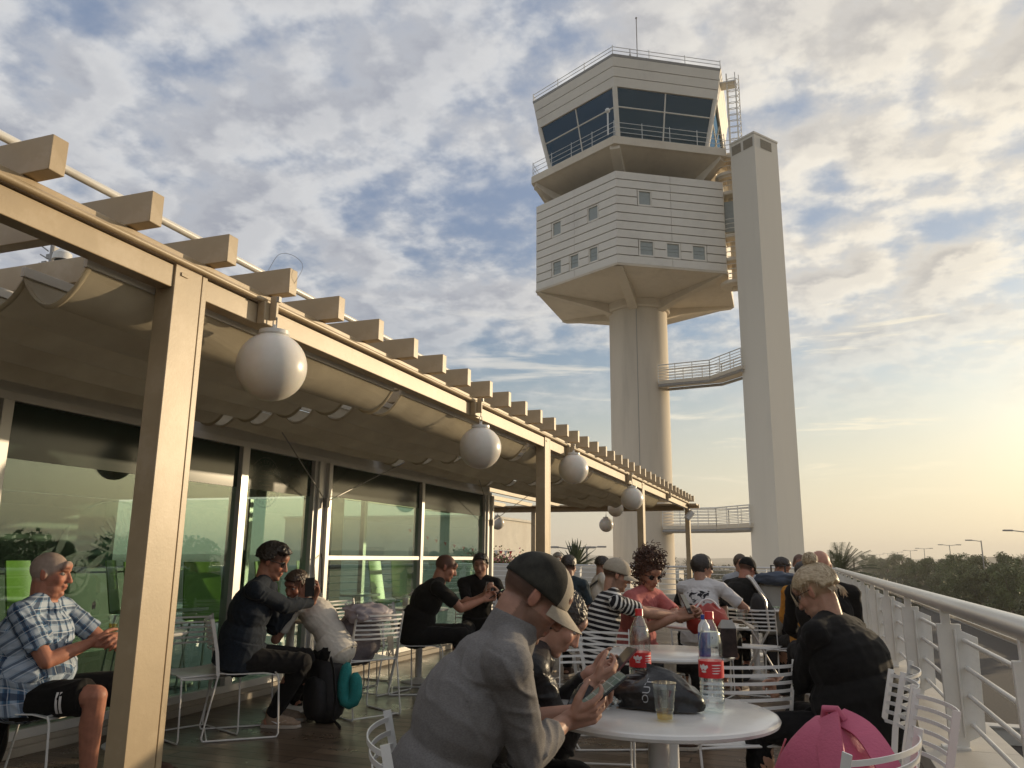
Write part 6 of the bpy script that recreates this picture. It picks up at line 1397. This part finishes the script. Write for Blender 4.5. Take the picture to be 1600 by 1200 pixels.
# --- 4: plaid man
P = person('heavy man with cropped white hair, blue plaid shirt and black shorts looking right', (-4.12, 3.53, 1.165), 70, s=1.05, pitch=6, head_b=60, skin=(.43, .20, .135), top=F_PLAID, bottom=F_BLK, shorts=True, shoes=F_SHOE2, hair='crop', hairm=H_GREY, vox=.0055, fat=.09, wide=1.10, hands=[(-3.80, 3.78, .80), (-3.88, 3.66, .79)], hdirs=[(.5, -.7, 0), (.6, .5, .05)], curl=(.8, .9, .6), poles=[(-.9, -.1, -.6), (.9, -.25, -.7)], lean=4, seat_z=.50, collar=.015, feet=[(-3.78, 4.02, 0), (-3.72, 3.58, 0)], knees=[(-.1, .7, .8), (.2, .7, .8)], amp=.009, chair_lab='chair under the plaid shirted man', chair_b=72)
t_ = P['t']; J, K, A = P['legs'][1]; f = MB(); q0 = J.lerp(K, .62)
for dx in (0, .022): f.tube([q0 + (K - J).normalized() * (dx) + Vector((.098 * math.cos(a), 0, .098 * math.sin(a) * 1.0)) for a in np.linspace(-.75, .45, 10)], 0, 4, flat=(.012, .004, (1, 0, .2)))
f.build('shorts_stripe', M_WLAB, t_)
t = thing('sunglasses', 'sunglasses hooked on the front of the plaid shirt', 'sunglasses', (-3.91, 3.665, 1.00), face_dir(62)); f = MB()
for sg in (-1, 1): f.ball((sg * .014, .0, -.01), (.012, .005, .022), 12)
f.tube([(0, 0, .02), (.0, .006, -.03)], .003, 6); f.build('lens', M_LENS, t)
# black jacket hanging off his chair
t = thing('hanging_jacket', 'black jacket hanging down the side of the plaid man\'s chair', 'jacket', (-4.30, 3.50, .0)); f = MB()
g = [[(.12 * (u - .5) * 2 * (1 - .45 * v) + .03 * noise.noise(Vector((u * 4, v * 3, 0))), .035 * math.sin(u * 9 + v * 2) - .03, .62 - .46 * v) for u in np.linspace(0, 1, 22)] for v in np.linspace(0, 1, 18)]; f.sheet(g, .012); f.build('jacket_body', F_BLK, t, angle=80)
# --- 5: navy jacket man
P = person('man in navy jacket and sunglasses with dark quiffed hair at the small table', (-3.865, 5.26, 1.235), 66, s=1.10, pitch=20, head_b=70, skin=(.40, .20, .135), top=F_NAVY, sleeve='long', bottom=F_DK, shoes=F_SHOE, hair='short', hairm=H_DARK, hairlen=.022, vox=.0062, wide=1.08, fat=.03, glasses='sun', collar=.035, hands=[(-3.88, 5.68, .93), (-3.71, 5.60, .925)], poles=[(-.2, .1, -1), (.12, .05, -1)], hdirs=[(.4, .3, .8), (.3, .1, .9)], hnrm=[(.3, -.5, 0), (-.5, -.6, 0)], feet=[(-4.02, 5.66, 0), (-3.92, 5.46, 0)], knees=[(0, 1, .9), (.1, 1, .9)], amp=.008, chair_lab='white chair under the man in the navy jacket', chair_b=48)
f = MB(); J, K, A = P['legs'][1]; a = Vector((A.x, A.y, 0)); f.tube([a + Vector((.05, .01, .055)), a + Vector((.052, .05, .038)), a + Vector((.05, .12, .06))], [.002, .006, .001], 6); f.build('shoe_mark', M_WLAB, P['t'])
phone('black phone held upright between the navy jacketed man and the youth', (-3.70, 5.53, 1.04), wrot(150, 78, 12), .074, .15)
# --- 6: youth
P = person('youth in a cream white tee leaning on the small table with short brown hair', (-4.05, 5.85, 1.035), -92, s=1.0, pitch=24, head_b=-172, roll=-8, skin=(.42, .21, .145), top=F_WHITE, bottom=F_DK, shoes=F_BLK, hair='short', hairm=H_BROWN, hairlen=.012, vox=.0065, hands=[(-4.08, 5.82, .80), (-4.12, 6.02, .98)], hdirs=[(-.8, .1, 0), (.4, .1, .9)], poles=[(-.9, -.1, -.8), (.6, 0, -1)], feet=[(-4.22, 6.18, 0), (-4.30, 6.45, 0)], knees=[(-.3, .8, .8), (.3, .8, .8)], amp=.005)
# --- 7, 8: two men in black by the glass
P = person('bald man in black polo shirt bent towards his phone by the glass wall', (-3.43, 7.50, 1.175), 62, s=1.07, pitch=22, skin=(.40, .20, .135), top=F_BLK, bottom=F_DK, shoes=F_SHOE2, hair='crop', hairm=H_FADE, vox=.008, fat=.04, wide=1.06, collar=.015, hands=[(-3.10, 7.72, .88), (-3.06, 7.62, .87)], chair_lab='white chair under the bald man in black')
P = person('man in black polo shirt facing the camera with a phone in his hands', (-3.37, 8.28, 1.195), 150, s=1.02, pitch=10, head_b=165, skin=SK1, top=F_BLK, bottom=F_DK, shoes=F_SHOE2, hair='short', hairm=H_DARK, vox=.0085, collar=.015, hands=[(-3.03, 8.02, .90), (-3.20, 7.98, .90)], hdirs=[(-.3, -.3, .5), (.3, -.3, .5)], chair_lab='chair under the man in the black polo facing the camera')
phone('white phone held by the man in black facing the camera', (-3.12, 7.93, .97), wrot(-20, 50, 0), .075, .15, M_WLAB)
phone('dark tablet held by the bald man in black', (-2.98, 7.74, .92), wrot(60, 30, 0), .12, .18)
# --- 9: back of dark teal man
P = person('man in dark teal tee seen from behind beyond the cap wearer', (-2.44, 8.55, 1.19), 8, s=.97, pitch=8, skin=SK1, top=F_TEAL, bottom=F_DK, shoes=F_SHOE2, hair='short', hairm=H_DARK, vox=.0095, chair_lab='white chair behind the man in dark teal')
P = person('grey haired person far off beside the second post', (-3.83, 12.77, 1.24), 150, s=1.0, pitch=5, skin=SK2, top=F_LT, bottom=F_DK, hair='short', hairm=H_GREY, vox=.012)
P = person('person in white tee with a black strap bag, dark hair tied short', (-2.50, 10.35, 1.19), 62, s=.92, pitch=14, skin=SK1, top=F_WHITE, bottom=F_DK, hair='short', hairm=H_DARK, vox=.011)
f = MB(); NBp = P['NB']; f.tube([NBp + Vector((.13, -.02, 0)), P['sp'](.7) + Vector((.11, -.17, 0)), P['sp'](.4) + Vector((-.10, -.17, 0))], 0, 4, flat=(.03, .012, (0, 1, 0))); f.build('bag_strap', M_BLACK, P['t'])
# --- striped man
P = person('man in black and white striped tee, beige cap and glasses', (-1.335, 5.96, 1.165), 66, s=.97, pitch=16, skin=(.46, .27, .19), top=F_STR, bottom=F_DK, shoes=F_SHOE2, hair='short', hairm=H_BROWN, hairlen=.010, capm=(F_BEIGE, F_BEIGE, F_BEIGE), glasses='clear', stubble=.5, vox=.0068, hands=[(-.98, 6.35, .87), (-.93, 6.22, .86)], amp=.006, chair_lab='chair under the man in the striped shirt')
# --- pink woman
P = person('woman in a pink tee and sunglasses with piled up curly auburn hair', (-1.165, 6.35, 1.17), 118, s=.98, pitch=24, head_b=132, skin=(.42, .235, .165), top=F_PINKT, bottom=F_DK, shoes=F_SHOE2, hair='curly', hairm=H_CURL, glasses='sun', vox=.0068, female=True, fat=.02, hands=[(-.80, 6.16, .89), (-.92, 6.08, .87)], amp=.007, chair_lab='chair under the woman in the pink shirt')
phone('brown cased phone held by the woman in pink', (-.845, 6.07, .965), wrot(-60, 60, 10), .076, .155, mat('brown_case', (.07, .035, .02), .4))
# --- white printed tee
P = person('person in a white tee with a black print on the back', (-.985, 8.30, 1.20), 12, s=1.03, pitch=10, head_b=52, skin=SK1, top=F_PRINT, bottom=F_BLK, shoes=F_SHOE2, hair='full', hairm=H_DARK, glasses='sun', vox=.008, wide=1.05, hands=[(-1.02, 8.72, .84), (-.62, 8.55, .80)], poles=[None, (1, -.2, -.7)], chair_lab='chair under the person in the printed white tee')
P = person('dark haired person hidden behind the printed white tee', (-1.12, 9.15, 1.18), 170, s=1.0, pitch=5, skin=SK3, top=F_BLK, bottom=F_DK, hair='full', hairm=H_DARK, vox=.012)
P = person('person in a loose black tee and black cap bent over a table', (-.675, 10.13, 1.175), 34, s=1.08, pitch=22, skin=(.42, .20, .14), top=F_BLK, bottom=F_DK, hair='short', hairm=H_BROWN, capm=(F_BLK, F_BLK, F_BLK), vox=.0095, wide=1.1, fat=.05, hands=[(-.42, 10.5, .85), (-.33, 10.3, .84)])
P = person('brown haired person just behind the black cap', (-.83, 11.2, 1.225), 160, s=1.0, pitch=5, skin=SK2, top=F_LT, bottom=F_DK, hair='full', hairm=H_BROWN, vox=.012)
P = person('dark haired man looking down beside the suitcase', (-.30, 10.85, 1.185), 118, s=1.0, pitch=28, skin=SK1, top=F_LT, bottom=F_DK, hair='short', hairm=H_DARK, vox=.011)
P = person('dark haired person in a mustard fleece left of the blonde woman', (-.045, 8.55, 1.155), -12, s=.90, pitch=12, skin=SK1, top=F_MUST, sleeve='long', bottom=F_BLK, hair='short', hairm=H_DARK, vox=.009, fat=.03)
P = person('balding man whose head shows above the mustard fleece', (-.08, 10.2, 1.235), 175, s=1.0, pitch=8, skin=(.45, .24, .17), top=F_WHITE, bottom=F_DK, hair='crop', hairm=H_FADE, vox=.011)
P = person('bald man in a black jacket behind the blonde woman', (.10, 7.1, 1.235), -4, s=1.06, pitch=14, skin=(.46, .25, .18), top=F_BLK, sleeve='long', bottom=F_DK, hair='none', collar=.035, vox=.0085, wide=1.15, fat=.03)
# ------------------------------------------------------------------ air
m = bpy.data.materials.new('air'); m.use_nodes = True; nt = m.node_tree; nt.nodes.remove(nt.nodes['Principled BSDF'])
v = nt.nodes.new('ShaderNodeVolumePrincipled'); v.inputs['Color'].default_value = (.95, .92, .86, 1); v.inputs['Density'].default_value = .0006; v.inputs['Anisotropy'].default_value = .2; nt.links.new(v.outputs[0], nt.nodes['Material Output'].inputs['Volume'])
f = MB(); f.bb((-3050, -3050, G - 1), (3050, 3050, 48)); tag(f.build('haze', m, smooth=False), kind='stuff')
